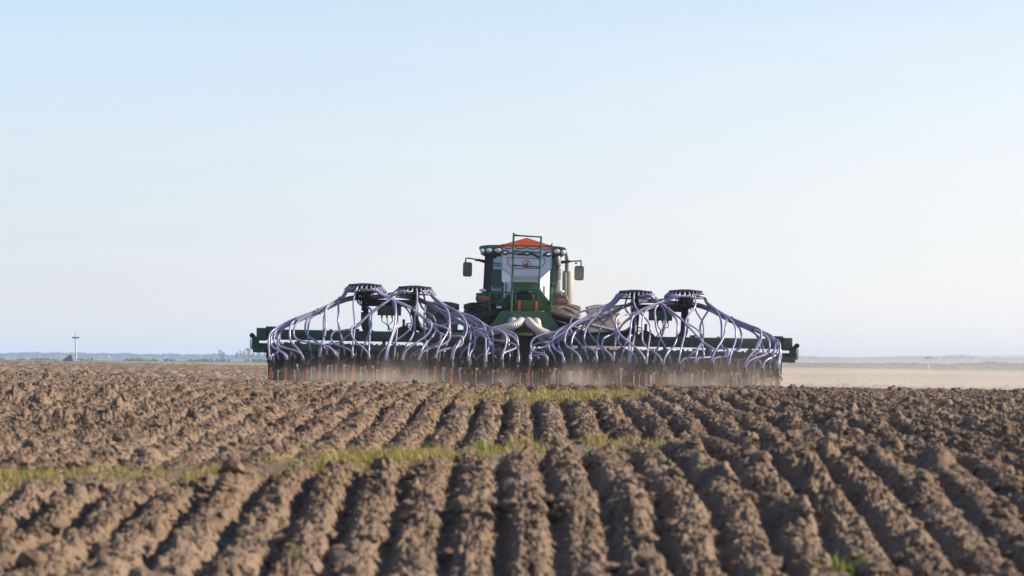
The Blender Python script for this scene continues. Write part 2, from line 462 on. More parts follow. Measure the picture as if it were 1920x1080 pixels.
S1X = np.array([-4, -2.85, -1.65, -0.8, 0.0, 0.75, 1.4, 2.5]); S1Y = np.array([15.15, 15.35, 15.75, 16.4, 17.6, 18.3, 18.7, 19.2])
def strip1(x, y):
    c = np.interp(x, S1X, S1Y) + 0.18 * vnoise(x * 2.1, y * 0 + 3, 5)
    w = np.interp(x, [-4, -2, -0.6, 0.0, 0.5, 1.0, 1.5], [0.6, 0.65, 0.8, 0.9, 0.6, 0.4, 0.1])
    return np.exp(-((y - c) / w) ** 2) * (1 - ss(x, 0.9, 1.35))
def strip2(x, y):
    return np.exp(-((y - 27.2 - 0.25 * x) / 1.25) ** 2) * np.exp(-((x - 0.35) / 0.85) ** 4)
def strip3(x, y):
    return np.exp(-((y - 31.5) / 1.1) ** 2) * np.exp(-((x + 3.1) / 0.75) ** 4)

def base_height(x, y):
    yy = np.clip(y, 3, 9000); ly = np.log(yy)
    s = np.clip(x / np.maximum(yy, 3), -0.185, 0.185) / 0.18
    a, b_, c_ = (cubic(ly, np.log(DD), d) for d in DROP)
    drop = np.where(s < 0, b_ + (a - b_) * (-s) ** 1.3 * np.sign(1), b_ + (c_ - b_) * np.abs(s) ** 1.3)
    z = ZC - drop
    near = (1 - ss(yy, 40, 60)) * (1 - .6 * ss(yy, 24, 36))
    z += near * (0.045 * vnoise(x * 0.35, y * 0.42, 3) + 0.075 * vnoise(x * 0.12 + 3, y * 0.55 + x * 0.2, 4) + 0.05 * vnoise(x * 0.8, y * 0.9, 8))
    z += ss(yy, 2500, 4500) * ss(x, 100, 700) * (9 * vnoise(x * 0.0022, y * 0.0009, 21) + 3 * vnoise(x * 0.008, y * 0.003, 22))
    return z

PITCH = 0.25
def ridge(x, y):
    xm = x + 0.05 * vnoise(y * 0.35, y * 0 + 0.5, 31) + 0.045 * vnoise(x * 1.1, y * 0.8, 32) + 0.03 * vnoise(x * 3, y * 2.2, 33)
    c = np.abs(np.cos(math.pi * (xm / PITCH + 0.28)))
    return 1 - c ** 5

def ground_height(x, y):
    z = base_height(x, y)
    n_ = y < 64
    if n_.any(): z[n_] += near_relief(x[n_], y[n_])
    far = ss(y, 42, 60) * (1 - ss(y, 300, 420))
    z = z + far * (0.15 * fbm(x * 2.2, y * 0.55, 141, 3, .75) + 0.14 * fbm(x * 0.12, y * 0.10, 151, 2) * ss(y, 70, 110))
    return z
def near_relief(x, y):
    nearf = 1 - ss(y, 46, 62)
    s1, s2, s3 = strip1(x, y), strip2(x, y), strip3(x, y)
    st = np.clip(s1 * 1.3 + s2 + s3, 0, 1)
    r = ridge(x, y)
    px = x / np.maximum(y, 3) * FPX + 960
    rough_left = (1 - ss(px + 40 * vnoise(y * .4, x * .4, 77), 230, 440)) * ss(y, 18, 23)
    far_ = ss(y, 21, 34)
    row = np.floor(x / PITCH + .78)
    amp = 0.118 * (0.78 + 0.5 * vnoise(x * 0.5, y * 0.28, 41)) * (1 - st) * (1 - 0.8 * rough_left) * (1 - 0.46 * far_) * (0.9 + 0.55 * vnoise(row * 3.7, y * .9, 45))
    z = nearf * amp * (r - 0.5)
    lump = clodfield(x, y * 0.8, 0.16, 171, .10) * .55 - clodfield(x + 3, y * 0.8, 0.14, 181, .10) * .5
    k = nearf * (1 - 0.48 * far_) * (1 - 0.72 * st) * (0.10 + 0.90 * r) * (1 + 0.95 * rough_left)
    patchy = np.clip(.75 + 1.3 * vnoise(x * 1.3, y * .7, 191), .25, 1.5)
    z = z + k * (lump + patchy * (0.34 * cellblock(x, y * 0.75, 0.075, 201, 1.6) + 0.48 * cellblock(x, y * 0.75, 0.034, 211, 1.6) + 0.5 * cellblock(x, y * 0.8, 0.016, 221, 1.2)))
    z = z + nearf * (0.018 * fbm(x * 6, y * 4, 131, 3, 0.6)) * (1 - 0.5 * st) * (0.4 + 0.6 * r)
    return z + 0.03 * s1

a_in = np.tan(np.linspace(-R(11.8), R(11.8), 1080))
a_l = -np.tan(np.concatenate([np.linspace(R(62), R(24), 14), np.linspace(R(23), R(11.85), 190)])); a_r = -a_l[::-1]
SS = np.concatenate([a_l, a_in, a_r])
ys1 = np.exp(np.arange(math.log(8.2), math.log(46), 0.0015))
ys2 = np.exp(np.linspace(math.log(46.1), math.log(400), 300))
ys3 = np.exp(np.linspace(math.log(410), math.log(7500), 150))
YSA = np.concatenate([np.exp(np.linspace(math.log(3), math.log(8.1), 20)), ys1, ys2, ys3])
GX = (SS[None, :] * YSA[:, None]); GY = np.repeat(YSA[:, None], len(SS), 1)
GZ = ground_height(GX.ravel(), GY.ravel()).reshape(GX.shape)
# behind the camera the sheet simply goes on, level
back = np.array([-400., -60., -8.])
BX = np.repeat(SS[None, :] * 3.0, 3, 0) * np.array([300., 40., 4.])[:, None]; BY = np.repeat(back[:, None], len(SS), 1); BZ = np.full_like(BX, float(np.mean(GZ[0])))
GX = np.vstack([BX, GX]); GY = np.vstack([BY, GY]); GZ = np.vstack([BZ, GZ])
nr, nc = GX.shape
co = np.stack([GX, GY, GZ], -1).reshape(-1, 3).astype(np.float32)
idx = np.arange(nr * nc, dtype=np.int32).reshape(nr, nc)
quads = np.stack([idx[:-1, :-1], idx[:-1, 1:], idx[1:, 1:], idx[1:, :-1]], -1).reshape(-1, 4)

def np_mesh(name, co, faces, mats, mi=None, smooth=True):
    me = bpy.data.meshes.new(name)
    nf, k = faces.shape
    me.vertices.add(len(co)); me.vertices.foreach_set('co', co.astype(np.float32).ravel())
    me.loops.add(nf * k); me.loops.foreach_set('vertex_index', faces.astype(np.int32).ravel())
    me.polygons.add(nf); me.polygons.foreach_set('loop_start', np.arange(0, nf * k, k, dtype=np.int32))
    for m in mats: me.materials.append(m)
    if mi is not None: me.polygons.foreach_set('material_index', mi.astype(np.int32))
    me.polygons.foreach_set('use_smooth', np.full(nf, smooth, dtype=bool))
    me.update(); me.validate()
    o = bpy.data.objects.new(name, me); C.objects.link(o)
    return o
ground = np_mesh('ground', co, quads, [M['soil']])
tag(ground, 'ploughed brown field of parallel furrows running to the far plain', 'ground', kind='structure')

def gz(x, y):
    return float(ground_height(np.array([float(x)]), np.array([float(y)]))[0])
def gbase(x, y):
    return float(base_height(np.array([float(x)]), np.array([float(y)]))[0])

# loose clods lying on the furrows
def ico(sub):
    bm = bmesh.new(); bmesh.ops.create_icosphere(bm, subdivisions=sub, radius=1.0)
    v = np.array([q.co[:] for q in bm.verts]); f = np.array([[q.index for q in p.verts] for p in bm.faces]); bm.free()
    return v, f
def scatter_clods(N, sub, rlo, rhi, ylo, yhi, power):
    v0, f0 = ico(sub)
    s = rng.uniform(-0.23, 0.23, N); y = np.exp(rng.uniform(math.log(ylo), math.log(yhi), N)); x = s * y
    keep = rng.uniform(0, 1, N) < (0.25 + 0.75 * ridge(x, y)) * (1 - 0.85 * np.clip(strip1(x, y) + strip2(x, y) + strip3(x, y), 0, 1))
    x, y = x[keep], y[keep]; n_ = len(x)
    r = rlo * (rhi / rlo) ** (rng.uniform(0, 1, n_) ** power)
    z = ground_height(x, y)
    jit = 1 + rng.uniform(-0.34, 0.30, (n_, len(v0), 1))
    sc = np.stack([rng.uniform(.75, 1.35, n_), rng.uniform(.75, 1.35, n_), rng.uniform(.55, 1.0, n_)], -1)
    V = v0[None] * jit * sc[:, None, :] * r[:, None, None]
    a = rng.uniform(0, 6.28, n_); b_ = rng.uniform(-.6, .6, n_)
    ca, sa, cb, sb = np.cos(a), np.sin(a), np.cos(b_), np.sin(b_)
    X = V[..., 0] * ca[:, None] - V[..., 1] * sa[:, None]; Yv = V[..., 0] * sa[:, None] + V[..., 1] * ca[:, None]; Z = V[..., 2]
    Yr = Yv * cb[:, None] - Z * sb[:, None]; Zr = Yv * sb[:, None] + Z * cb[:, None]
    P = np.stack([X + x[:, None], Yr + y[:, None], Zr + (z + r * 0.15)[:, None]], -1).reshape(-1, 3)
    F = (f0[None] + (np.arange(n_) * len(v0))[:, None, None]).reshape(-1, 3)
    return P, F
parts_ = [scatter_clods(5200, 2, 0.012, 0.055, 9.5, 24, 2.4), scatter_clods(7500, 2, 0.010, 0.042, 20, 44, 2.4), scatter_clods(70000, 1, 0.005, 0.017, 9.5, 46, 1.4), scatter_clods(110000, 1, 0.006, 0.018, 16, 42, 1.3)]
off = 0; PV = []; PF = []
for P, F in parts_:
    PV.append(P); PF.append(F + off); off += len(P)
clods = np_mesh('soil_clods', np.vstack(PV), np.vstack(PF), [M['soil']], None, False)
tag(clods, 'loose crumbly brown clods of soil strewn over the furrows', 'soil', kind='stuff')

# ------------------------------------------------------------------ tractor
TILT = Matrix.Rotation(R(0.9), 4, 'Y')           # the ground falls off a little to the right
def root_at(name, px, Y, drop):
    x = at(px, 672, Y).x
    return empty(name, Matrix.Translation((x, Y, ZC - drop)) @ TILT)
def mapper(root):
    inv = root.matrix_world.inverted()
    def f(px, py, Y): return inv @ at(px, py, Y)
    def xz(pts, Y): return [((inv @ at(a, b_, Y)).x, (inv @ at(a, b_, Y)).z) for a, b_ in pts]
    return f, xz
def rounded(c, w, h, r, n=5):
    """rounded rectangle outline (x, z)"""
    out = []
    for cx, cz, a0 in ((w / 2 - r, h / 2 - r, 0), (-w / 2 + r, h / 2 - r, 90), (-w / 2 + r, -h / 2 + r, 180), (w / 2 - r, -h / 2 + r, 270)):
        for k in range(n + 1):
            a = R(a0 + 90 * k / n); out.append((c[0] + cx + r * math.cos(a), c[1] + cz + r * math.sin(a)))
    return out
def round_poly(poly, r, n=4):
    """outline with every corner rounded"""
    out = []
    m = len(poly)
    for i in range(m):
        p = Vector(poly[i]); a = Vector(poly[i - 1]) - p; b_ = Vector(poly[(i + 1) % m]) - p
        k = min(r, a.length * .45, b_.length * .45)
        p0 = p + a.normalized() * k; p1 = p + b_.normalized() * k
        for j in range(n + 1):
            t = j / n
            out.append(tuple(p0 * (1 - t) ** 2 + p * 2 * t * (1 - t) + p1 * t ** 2))
    return out

tractor = root_at('tractor', 978.5, 67.0, 0.84)
tag(tractor, 'green four wheel tractor with dual rear tyres pulling the wide seeder', 'tractor')
T, Txz = mapper(tractor)
YB = 66.1                                         # rear face of the cab

# cab: posts, floor, rear panel
b = MB()
b.prism(Txz([(908, 549), (921, 549), (922, 500), (926, 478), (913, 478), (910, 505)], YB), YB - 67, YB - 66.88)
for Yf in (66.95, 67.75):
    for a0, a1 in (((909, 549), (913, 474)), ((1046, 552), (1048, 476))):
        p0, p1 = T(*a0, Yf), T(*a1, Yf); b.bar(p0, p1, 0.09, 0.09)
b.prism(Txz([(908, 545), (1047, 549), (1047, 553), (1042, 572), (915, 570), (908, 551)], YB), YB - 67 - .01, YB - 66.6)
b.prism(Txz([(913, 472), (1048, 474), (1048, 481), (913, 479)], YB), YB - 67 - .01, YB - 66.9)
c0 = T(978, 560, 67.0)
b.box((0, -0.05, c0.z), (1.68, 1.7, 0.12), None, 0.03)
cab = b.build('cab', M['black'], tractor)
w = MB()
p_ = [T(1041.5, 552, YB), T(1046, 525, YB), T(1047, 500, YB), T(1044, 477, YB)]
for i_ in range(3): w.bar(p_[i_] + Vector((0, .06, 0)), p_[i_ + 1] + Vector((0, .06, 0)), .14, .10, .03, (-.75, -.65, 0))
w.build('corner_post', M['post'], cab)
w = MB(); w.prism(round_poly(Txz([(919, 482), (1041, 484), (1040, 520), (1037, 543), (922, 541), (917, 515)], YB), 0.12), YB - 67.0 + .03, YB - 67.0 + .045)
w.build('rear_window', M['glass'], cab)
for sx in (-1, 1):
    xx = T(910 if sx < 0 else 1049, 510, 67).x
    zl, zh = T(978, 547, 67).z, T(978, 480, 67).z
    w = MB(); w.box((xx, 0.0, (zl + zh) / 2), (0.012, 1.5, zh - zl)); w.build('side_window', M['glass'], cab)
w = MB(); w.prism(Txz([(914, 480), (1046, 482), (1044, 548), (912, 546)], 67.8), 0.8, 0.812); w.build('windscreen', M['glass'], cab)
# driver seat
s = MB()
z0 = T(978, 546, 67).z
s.box((0.0, 0.05, z0 + .25), (0.5, 0.5, 0.14), None, 0.05); s.box((0.0, -0.2, z0 + .58), (0.48, 0.14, 0.62), None, 0.06)
s.box((0.0, 0.05, z0 + .1), (0.22, 0.25, 0.22))
s.build('seat', M['seat'], cab)
# roof
zt, zb_ = T(980, 460, YB).z, T(980, 478, YB).z
xl, xr = T(897, 468, YB).x, T(1063, 468, YB).x
r = MB(); h = zt - zb_
pts = [(xl + .10, zb_ + .42 * h), (xl + .0, zb_ + .62 * h), (xl + .05, zb_ + .86 * h), (xl + .22, zb_ + .97 * h), ((xl + xr) / 2, zb_ + 1.06 * h), (xr - .22, zb_ + .97 * h), (xr - .05, zb_ + .86 * h), (xr, zb_ + .62 * h), (xr - .10, zb_ + .42 * h)]
r.prism(round_poly(pts, 0.08), -1.0, 1.05)
roof = r.build('roof', M['green'], cab, 60)
bv = roof.modifiers.new('soft_edge', 'BEVEL'); bv.width = 0.05; bv.segments = 3; bv.limit_method = 'ANGLE'; bv.angle_limit = R(50)
u = MB(); pts = [(xl + .05, zb_ + .55 * h), (xl + .03, zb_ + .3 * h), (xl + .14, zb_ + .02 * h), (xl + .28, zb_ - .04 * h), (xr - .28, zb_ - .04 * h), (xr - .14, zb_ + .02 * h), (xr - .03, zb_ + .3 * h), (xr - .05, zb_ + .55 * h)]
u.prism(round_poly(pts, 0.05), -0.96, 1.0)
u.build('roof_underside', M['black'], roof)
for px, py, wd, hh in ((904.5, 470.5, 9, 10), (917, 469.5, 13, 9), (934.5, 469.5, 15, 9), (1026, 471, 14, 9), (1044.5, 471.5, 13, 9), (1056, 473, 9, 10)):
    p = T(px, py, YB); k = YB / FPX
    l = MB(); l.ell((p.x, -0.98, p.z), (wd * k, 0.10, hh * k)); l.build('work_light', M['lamp'], roof)
# mirrors
for sx, (ax, ay, ex, ey, mx_, my, mw, mh) in ((-1, (911, 491, 879, 484, 876.5, 505, 17, 27)), (1, (1049, 492, 1090, 489, 1086, 512, 17.5, 27))):
    Ym = 66.5
    o = MB()
    p0, p1 = T(ax, ay, Ym), T(ex, ey, Ym); pm = T((ax + ex) / 2, (ay + ey) / 2 - .5, Ym)
    pe = T(mx_ - sx * -3.2, ey + .5, Ym); pd = T(mx_ + sx * 3.6, my - mh / 2 + 2, Ym)
    o.tube([p0, pm], [0.042, 0.026], 8); o.tube([pm, p1, pe, T(mx_ + sx * 3.5, ey + 2.5, Ym), pd], 0.016, 8)
    o.box(T(ex + sx * -12 + 2, ey + 4.5, Ym), (0.05, 0.04, 0.04), None, 0.01)
    ma = o.build('mirror_arm', M['black'], cab)
    k = Ym / FPX; c = T(mx_, my, Ym)
    q = MB(); q.prism(rounded((c.x, c.z), mw * k, mh * k, 0.05), Ym - 67.0, Ym - 66.88); mi = q.build('mirror', M['black'], cab)
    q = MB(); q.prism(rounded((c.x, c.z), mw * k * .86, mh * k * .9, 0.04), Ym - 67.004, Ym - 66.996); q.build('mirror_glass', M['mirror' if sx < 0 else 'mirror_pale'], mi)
# exhaust
Ye = 68.6; k = Ye / FPX
e = MB()
a0, a1 = T(1064, 572, Ye), T(1064, 508, Ye)
e.lathe((a0.x, 1.6, 0), (0, 0, 1), [(0.0, a0.z), (0.13, a0.z), (0.135, a0.z + .1), (0.135, a1.z - .03), (0.115, a1.z), (0.0, a1.z)], 24)
e.box((a0.x - .085, 1.52, (a0.z + a1.z) / 2 - .02), (0.10, 0.17, a1.z - a0.z - .06), None, 0.02)
ex = e.build('exhaust_muffler', M['muffler'], tractor)
p = MB(); x0 = T(1063.5, 500, Ye).x
p.tube(spline([(x0, 1.6, a1.z - .02), (x0, 1.6, T(1063, 490, Ye).z), (x0 - .01, 1.61, T(1063, 480, Ye).z), (x0 - .05, 1.66, T(1063, 474, Ye).z), (x0 - .12, 1.74, T(1063, 471, Ye).z)], 5), 0.058, 14)
p.build('exhaust_pipe', M['muffler'], ex)
# fenders with tail lights and oval lights
for sx, (fx0, fx1, fy0, fy1, lx, ly, ox, oy) in ((-1, (890.5, 941, 549, 568.5, 906.5, 559.5, 905, 544.5)), (1, (1028, 1067.5, 552, 572.5, 1054, 563.5, 1051.5, 546.8))):
    Yr = 66.0
    A, B_ = T(fx0, fy1, Yr), T(fx1, fy0, Yr)
    f = MB(); n_ = 12; ax_z = 1.05; rad = B_.z - ax_z + .0
    prof = []
    cw = (A.x + B_.x) / 2; wd = B_.x - A.x
    f.prism(round_poly([(A.x + .05, A.z), (A.x, A.z + .12), (A.x + .05, B_.z - .02), (A.x + .2, B_.z), (B_.x - .2, B_.z), (B_.x - .05 * (sx > 0), B_.z - .03), (B_.x, A.z + .12), (B_.x - .05, A.z)], 0.07), Yr - 67, Yr - 66.75)
    for k_ in range(9):
        a = R(55 + 9 * k_); a2 = R(55 + 9 * (k_ + 1))
        rr = 1.17
        f.bar((cw, -rr * math.sin(a) * math.cos(a) * 0 - .75 + k_ * .17, B_.z - .03), (cw, -.75 + (k_ + 1) * .17, B_.z - .03), wd * .96, 0.05)
    fe = f.build('fender', M['green'], tractor, 50)
    bv = fe.modifiers.new('soft_edge', 'BEVEL'); bv.width = 0.03; bv.segments = 2; bv.limit_method = 'ANGLE'; bv.angle_limit = R(50)
    kk = Yr / FPX; c = T(lx, ly, Yr)
    t = MB(); t.prism(rounded((c.x, c.z), 21 * kk, 7.8 * kk, 0.045, 6), Yr - 67.03, Yr - 66.98); tl = t.build('tail_light', M['red'], fe)
    t = MB(); t.prism(rounded((c.x, c.z + .033), 17 * kk, 2.2 * kk, 0.012, 4), Yr - 67.034, Yr - 67.0); t.build('turn_lens', M['amber'], tl)
    c = T(ox, oy, Yr); o = MB(); o.ell((c.x, Yr - 67, c.z), (13.5 * kk, 0.1, 6.5 * kk)); ol = o.build('fender_light', M['lamp'], fe)
    o = MB(); o.cyl((c.x, Yr - 67 + .03, B_.z - .03), (c.x, Yr - 67 + .03, c.z), 0.02, 0.02, 8); o.build('light_post', M['black'], ol)
# card in the window
c = T(937, 494.5, YB); k = YB / FPX
q = MB(); q.box((c.x - .01, YB - 67 + .012, c.z), (22 * k, 0.008, 20 * k), None, 0); q.box((c.x - .01, YB - 67 + .012, c.z + 12.0 * k), (10 * k, 0.008, 4 * k))
card = q.build('number_card', M['card'], cab)
def text_mesh(body, size, mat, parent, loc, name='lettering', ext=0.002):
    cu = bpy.data.curves.new(name, 'FONT'); cu.body = body; cu.size = size; cu.extrude = ext; cu.align_x = 'CENTER'; cu.align_y = 'CENTER'; cu.offset = size * .02
    tmp = bpy.data.objects.new('tmp', cu); C.objects.link(tmp)
    me = bpy.data.meshes.new_from_object(tmp); bpy.data.objects.remove(tmp)
    me.name = name; me.materials.clear(); me.materials.append(mat)
    me.transform(Matrix.Translation(loc) @ Matrix.Rotation(R(90), 4, 'X'))
    o = bpy.data.objects.new(name, me); C.objects.link(o); o.parent = parent
    return o
text_mesh('T02', 0.135, M['ink'], card, (T(933.2, 497, YB).x, YB - 67 + .004, T(933.2, 497, YB).z))
# wheels
def tyre_mb(rad, wd, rim_r, lugs=22):
    m = MB(); hw = wd / 2
    m.lathe((0, 0, 0), (1, 0, 0), [(rim_r, -hw * .8), (rim_r + .12, -hw * .95), (rad - .16, -hw), (rad - .075, -hw * .92), (rad - .045, -hw * .6), (rad - .035, 0), (rad - .045, hw * .6), (rad - .075, hw * .92), (rad - .16, hw), (rim_r + .12, hw * .95), (rim_r, hw * .8), (rim_r, -hw * .8)], 64)
    for i in range(lugs):
        for sd in (-1, 1):
            a0 = 2 * math.pi * (i + (0.5 if sd > 0 else 0)) / lugs
            for j in range(4):
                # chevron bar: from the tread centre outwards and backwards
                t0, t1 = j / 4, (j + 1) / 4
                def P(t, rr):
                    a = a0 - t * 0.30
                    return Vector((sd * (0.02 + t * hw * .98), math.sin(a) * rr, math.cos(a) * rr))
                drop0 = 0.012 + 0.05 * t0 ** 3; drop1 = 0.012 + 0.05 * t1 ** 3
                m.bar(P(t0, rad - .03 - drop0), P(t1, rad - .03 - drop1), 0.085, 0.07, 0, P((t0 + t1) / 2, 1))
    return m
def wheel(px, Y, rad, wd, first=None):
    x = (T(px, 600, Y)).x
    if first is None:
        o = MB()
        o.cyl((-.14, 0, 0), (.14, 0, 0), 0.2, 0.2, 16)
        w_ = o.build('wheel', M['black'], tractor)
        t = tyre_mb(rad, wd, rad * .56).build('tyre', M['rubber'], w_)
        q = MB(); q.lathe((0, 0, 0), (1, 0, 0), [(0.0, .02), (rad * .3, .02), (rad * .36, -.05), (rad * .5, -.05), (rad * .56, wd * .38), (rad * .57, wd * .4), (rad * .57, -wd * .4), (rad * .55, -wd * .4), (rad * .5, -.08), (0, -.02)], 40)
        q.build('rim', M['olive'], w_)
    else:
        w_ = inst(first, tractor)
        for ch in first.children: inst(ch, w_)
    w_.location = (x, Y - 67.0, rad); w_.rotation_euler = (rng.uniform(0, 6), 0, 0)
    return w_
WY = 67.0
w1 = wheel(901, WY, 1.075, 0.72)
for px in (828.5, 1056, 1130): wheel(px, WY, 1.075, 0.72, w1)
w2 = wheel(905, 70.0, 0.80, 0.6); wheel(1052, 70.0, 0.80, 0.6, w2)
# chassis, axle, bonnet
b = MB(); b.cyl((-2.1, 0, 1.075), (2.1, 0, 1.075), 0.13, 0.13, 14); b.box((0, .6, 1.0), (0.6, 3.2, 0.6), None, .05); b.box((0, 3.0, 0.8), (2.0, .25, .25), None, .03)
b.box((0, -.95, 0.75), (0.5, .5, 0.3), None, .04)
b.build('chassis', M['green'], tractor)
b = MB(); b.box((0, 2.35, 1.72), (0.95, 2.7, 0.85), None, .12); b.build('bonnet', M['green'], tractor)

# ------------------------------------------------------------------ seeder
seeder = root_at('air_seeder', 982, 60.0, 0.82)
tag(seeder, 'wide dark green air seeder with violet hoses arching from four heads', 'seeder')
S, Sxz = mapper(seeder)
YS = 60.0
def SL(px, py, Y): return S(px, py, Y)
GM = M['green_machine']

# wing beams -------------------------------------------------------
for sx in (-1, 1):
    def X(px, Y=61.4):                      # px given for the left wing, mirrored for the right
        v = S(px, 630, Y).x
        return v if sx < 0 else -v
    zt, zb_ = S(600, 619, 61.4).z, S(600, 638.5, 61.4).z
    zc = (zt + zb_) / 2
    b = MB()
    b.box(((X(500) + X(940)) / 2, 1.4, zc - .0), (abs(X(500) - X(940)), 0.22, zt - zb_), None, .012)
    b.box((X(508), 1.4, zt + .03), (.22, .18, .06), None, .01); b.box((X(528), 1.4, zt + .02), (.09, .12, .06))
    b.box((X(620), 1.4, zt + .012), (.05, .1, .03)); b.box((X(668), 1.4, zt + .02), (.12, .12, .05))
    beam = b.build('wing_beam', GM, seeder)
    e = MB()
    e.box(((X(482) + X(500)) / 2, 1.38, zc), (abs(X(482) - X(500)), .30, zt - zb_ + .05), None, .012)
    e.box(((X(482) + X(486)) / 2, 1.36, zc - .22), (.05, .22, .36))
    e.box(((X(473) + X(482)) / 2, 1.36, zc - .17), (abs(X(473) - X(482)), .2, .24), None, .02)
    e.box(((X(476) + X(500)) / 2, 1.36, zc - .33), (abs(X(476) - X(500)), .2, .13), None, .012)
    e.tube([(X(470.5), 1.36, zc - .1), (X(470.5), 1.36, zc - .3), (X(480), 1.36, zc - .36)], .012, 6)
    e.box(((X(472) + X(500)) / 2, 1.40, zc - .25), (abs(X(472) - X(500)), .06, .12))
    eb = e.build('end_bracket', GM, beam)
    q = MB(); q.cyl((X(474), 1.2, zc - .03), (X(473), 1.36, zc - .03), .055, .045, 12); q.box((X(476), 1.36, zc - .07), (.08, .06, .1), None, .01); q.build('marker_lamp', M['black'], eb)
    # lower frame: rails one behind the other
    b = MB()
    z1, z2 = S(600, 645, 60.7).z, S(600, 656, 60.7).z
    for Yr, za, zb2 in ((60.75, z1 - .0, z2 - .02), (61.5, z1 - .03, z2 - .1), (62.1, z1 - .02, z2 - .2)):
        b.box(((X(500, Yr) + X(962, Yr)) / 2, Yr - 60, (za + zb2) / 2), (abs(X(500, Yr) - X(962, Yr)), .14, za - zb2), None, .01)
    # clevises, pins and brackets along the rail
    for k_ in range(46):
        px = 506 + k_ * 10 + rng.uniform(-3, 3)
        hh = rng.uniform(.015, .06)
        b.box((X(px, 60.75), .75 + rng.uniform(-.05, .05), z1 + hh / 2 - .004), (rng.uniform(.03, .09), .1, hh))
    for px in (560, 640, 720, 800, 880, 950):
        b.box((X(px, 61.4), 1.42, (z1 + zb_) / 2), (.07, .12, zb_ - z1 + .1))
    b.build('lower_frame', GM, beam)
    # spring carriers between the rails and the tines, packed close
    b = MB()
    zt2 = z2 + .03
    b.box(((X(503, 61.6) + X(962, 61.6)) / 2, 1.70, zt2 - .10), (abs(X(503, 61.6) - X(962, 61.6)), .05, .26))
    b.box(((X(503, 61.6) + X(962, 61.6)) / 2, 1.95, zt2 - .24), (abs(X(503, 61.6) - X(962, 61.6)), .05, .22))
    for k_ in range(30):
        px = 507 + k_ * 15.6
        zl = S(600, 682 + rng.uniform(-4, 10), 61.6).z
        b.box((X(px, 61.6), 1.62 + .1 * (k_ % 2), (zt2 + zl) / 2), (rng.uniform(.11, .19), .03, zt2 - zl))
        b.bar((X(px + 6, 61.2), 1.7, zt2 - .02), (X(px + 6 + rng.uniform(-2, 2), 60.9), 0.95, zl + .12), .05, .10)
        b.cyl((X(px + 2, 61.2), 1.72, zt2), (X(px + 2, 60.8), .75, zt2 - rng.uniform(.15, .3)), .03, .03, 7)
    # third rank of tines at the front, close and dark
    for k_ in range(42):
        px = 506 + k_ * 11 + rng.uniform(-2, 2); yy = 2.25 + .12 * (k_ % 3)
        b.bar((X(px, 62), yy - .3, zt2 - .2), (X(px + rng.uniform(-1, 1), 62), yy, .02), .09, .05)
    b.box(((X(503, 62) + X(962, 62)) / 2, 2.1, zt2 - .28), (abs(X(503, 62) - X(962, 62)), .6, .05))
    b.build('tine_carrier', M['dark'], beam)

# openers ----------------------------------------------------------
def make_opener(full):
    """a single coulter: carrier arm, boot, orange tine, side lugs, press wheel. Local origin: soil surface."""
    o = MB()
    o.box((0, .30, .62), (.05, .5, .06)); o.bar((0, .55, .95), (0, .12, .60), .05, .06); o.bar((0, .50, .78), (0, .1, .48), .04, .05)
    o.cyl((0.035, .5, .93), (0.035, .2, .63), .022, .022, 8)
    o.box((0, .06, .40), (.07, .12, .34), None, .01)
    o.box((0, .0, .56), (.14, .05, .05), None, .01)
    o.box((0, -.02, .33), (.10, .03, .035)); o.box((0, -.02, .43), (.085, .03, .03))
    op = o.build('opener', M['dark'], seeder)
    t = MB()
    if full:
        t.bar((-.004, -.02, .60), (.0, -.05, .46), .045, .055, .006, (0, 1, 0))
        t.box((0.002, -.045, .45), (.07, .07, .02)); zt_ = .44
    else: zt_ = .33
    t.bar((0.0, -.04, zt_), (-.012, -.10, .06), .056, .05, .008, (0, 1, 0)); t.bar((-.012, -.1, .1), (-.01, -.02, -.06), .04, .04, 0, (0, 1, 0))
    t.build('tine', M['orange'], op)
    if not full:
        for sd in (-1, 1):
            e = MB(); e.box((sd * .083, .02, .515), (.042, .06, .085), None, .006); e.build('side_lug', M['orange'], op)
    h = MB(); h.lathe((0, 0, 0), (0, 0, 1), [(0, .58), (.06, .58), (.058, .63), (.036, .70), (.030, .76), (0, .76)], 12); h.build('hose_boot', M['black'], op)
    w = MB(); w.lathe((.075, .42, .26), (1, 0, 0), [(.1, -.02), (.26, -.03), (.285, 0), (.26, .03), (.1, .02), (.1, -.02)], 24); w.build('press_wheel', M['rubber'], op)
    return op
def make_scraper():
    s = MB()
    pr = [(-.018, .0), (-.016, -.12), (.0, -.36), (.008, -.40), (.016, -.36), (.02, -.1), (.018, 0), (.05, .01), (.055, .05), (-.02, .055)]
    s.prism(pr, -.008, .008)
    return s.build('scraper', M['steel'], seeder)

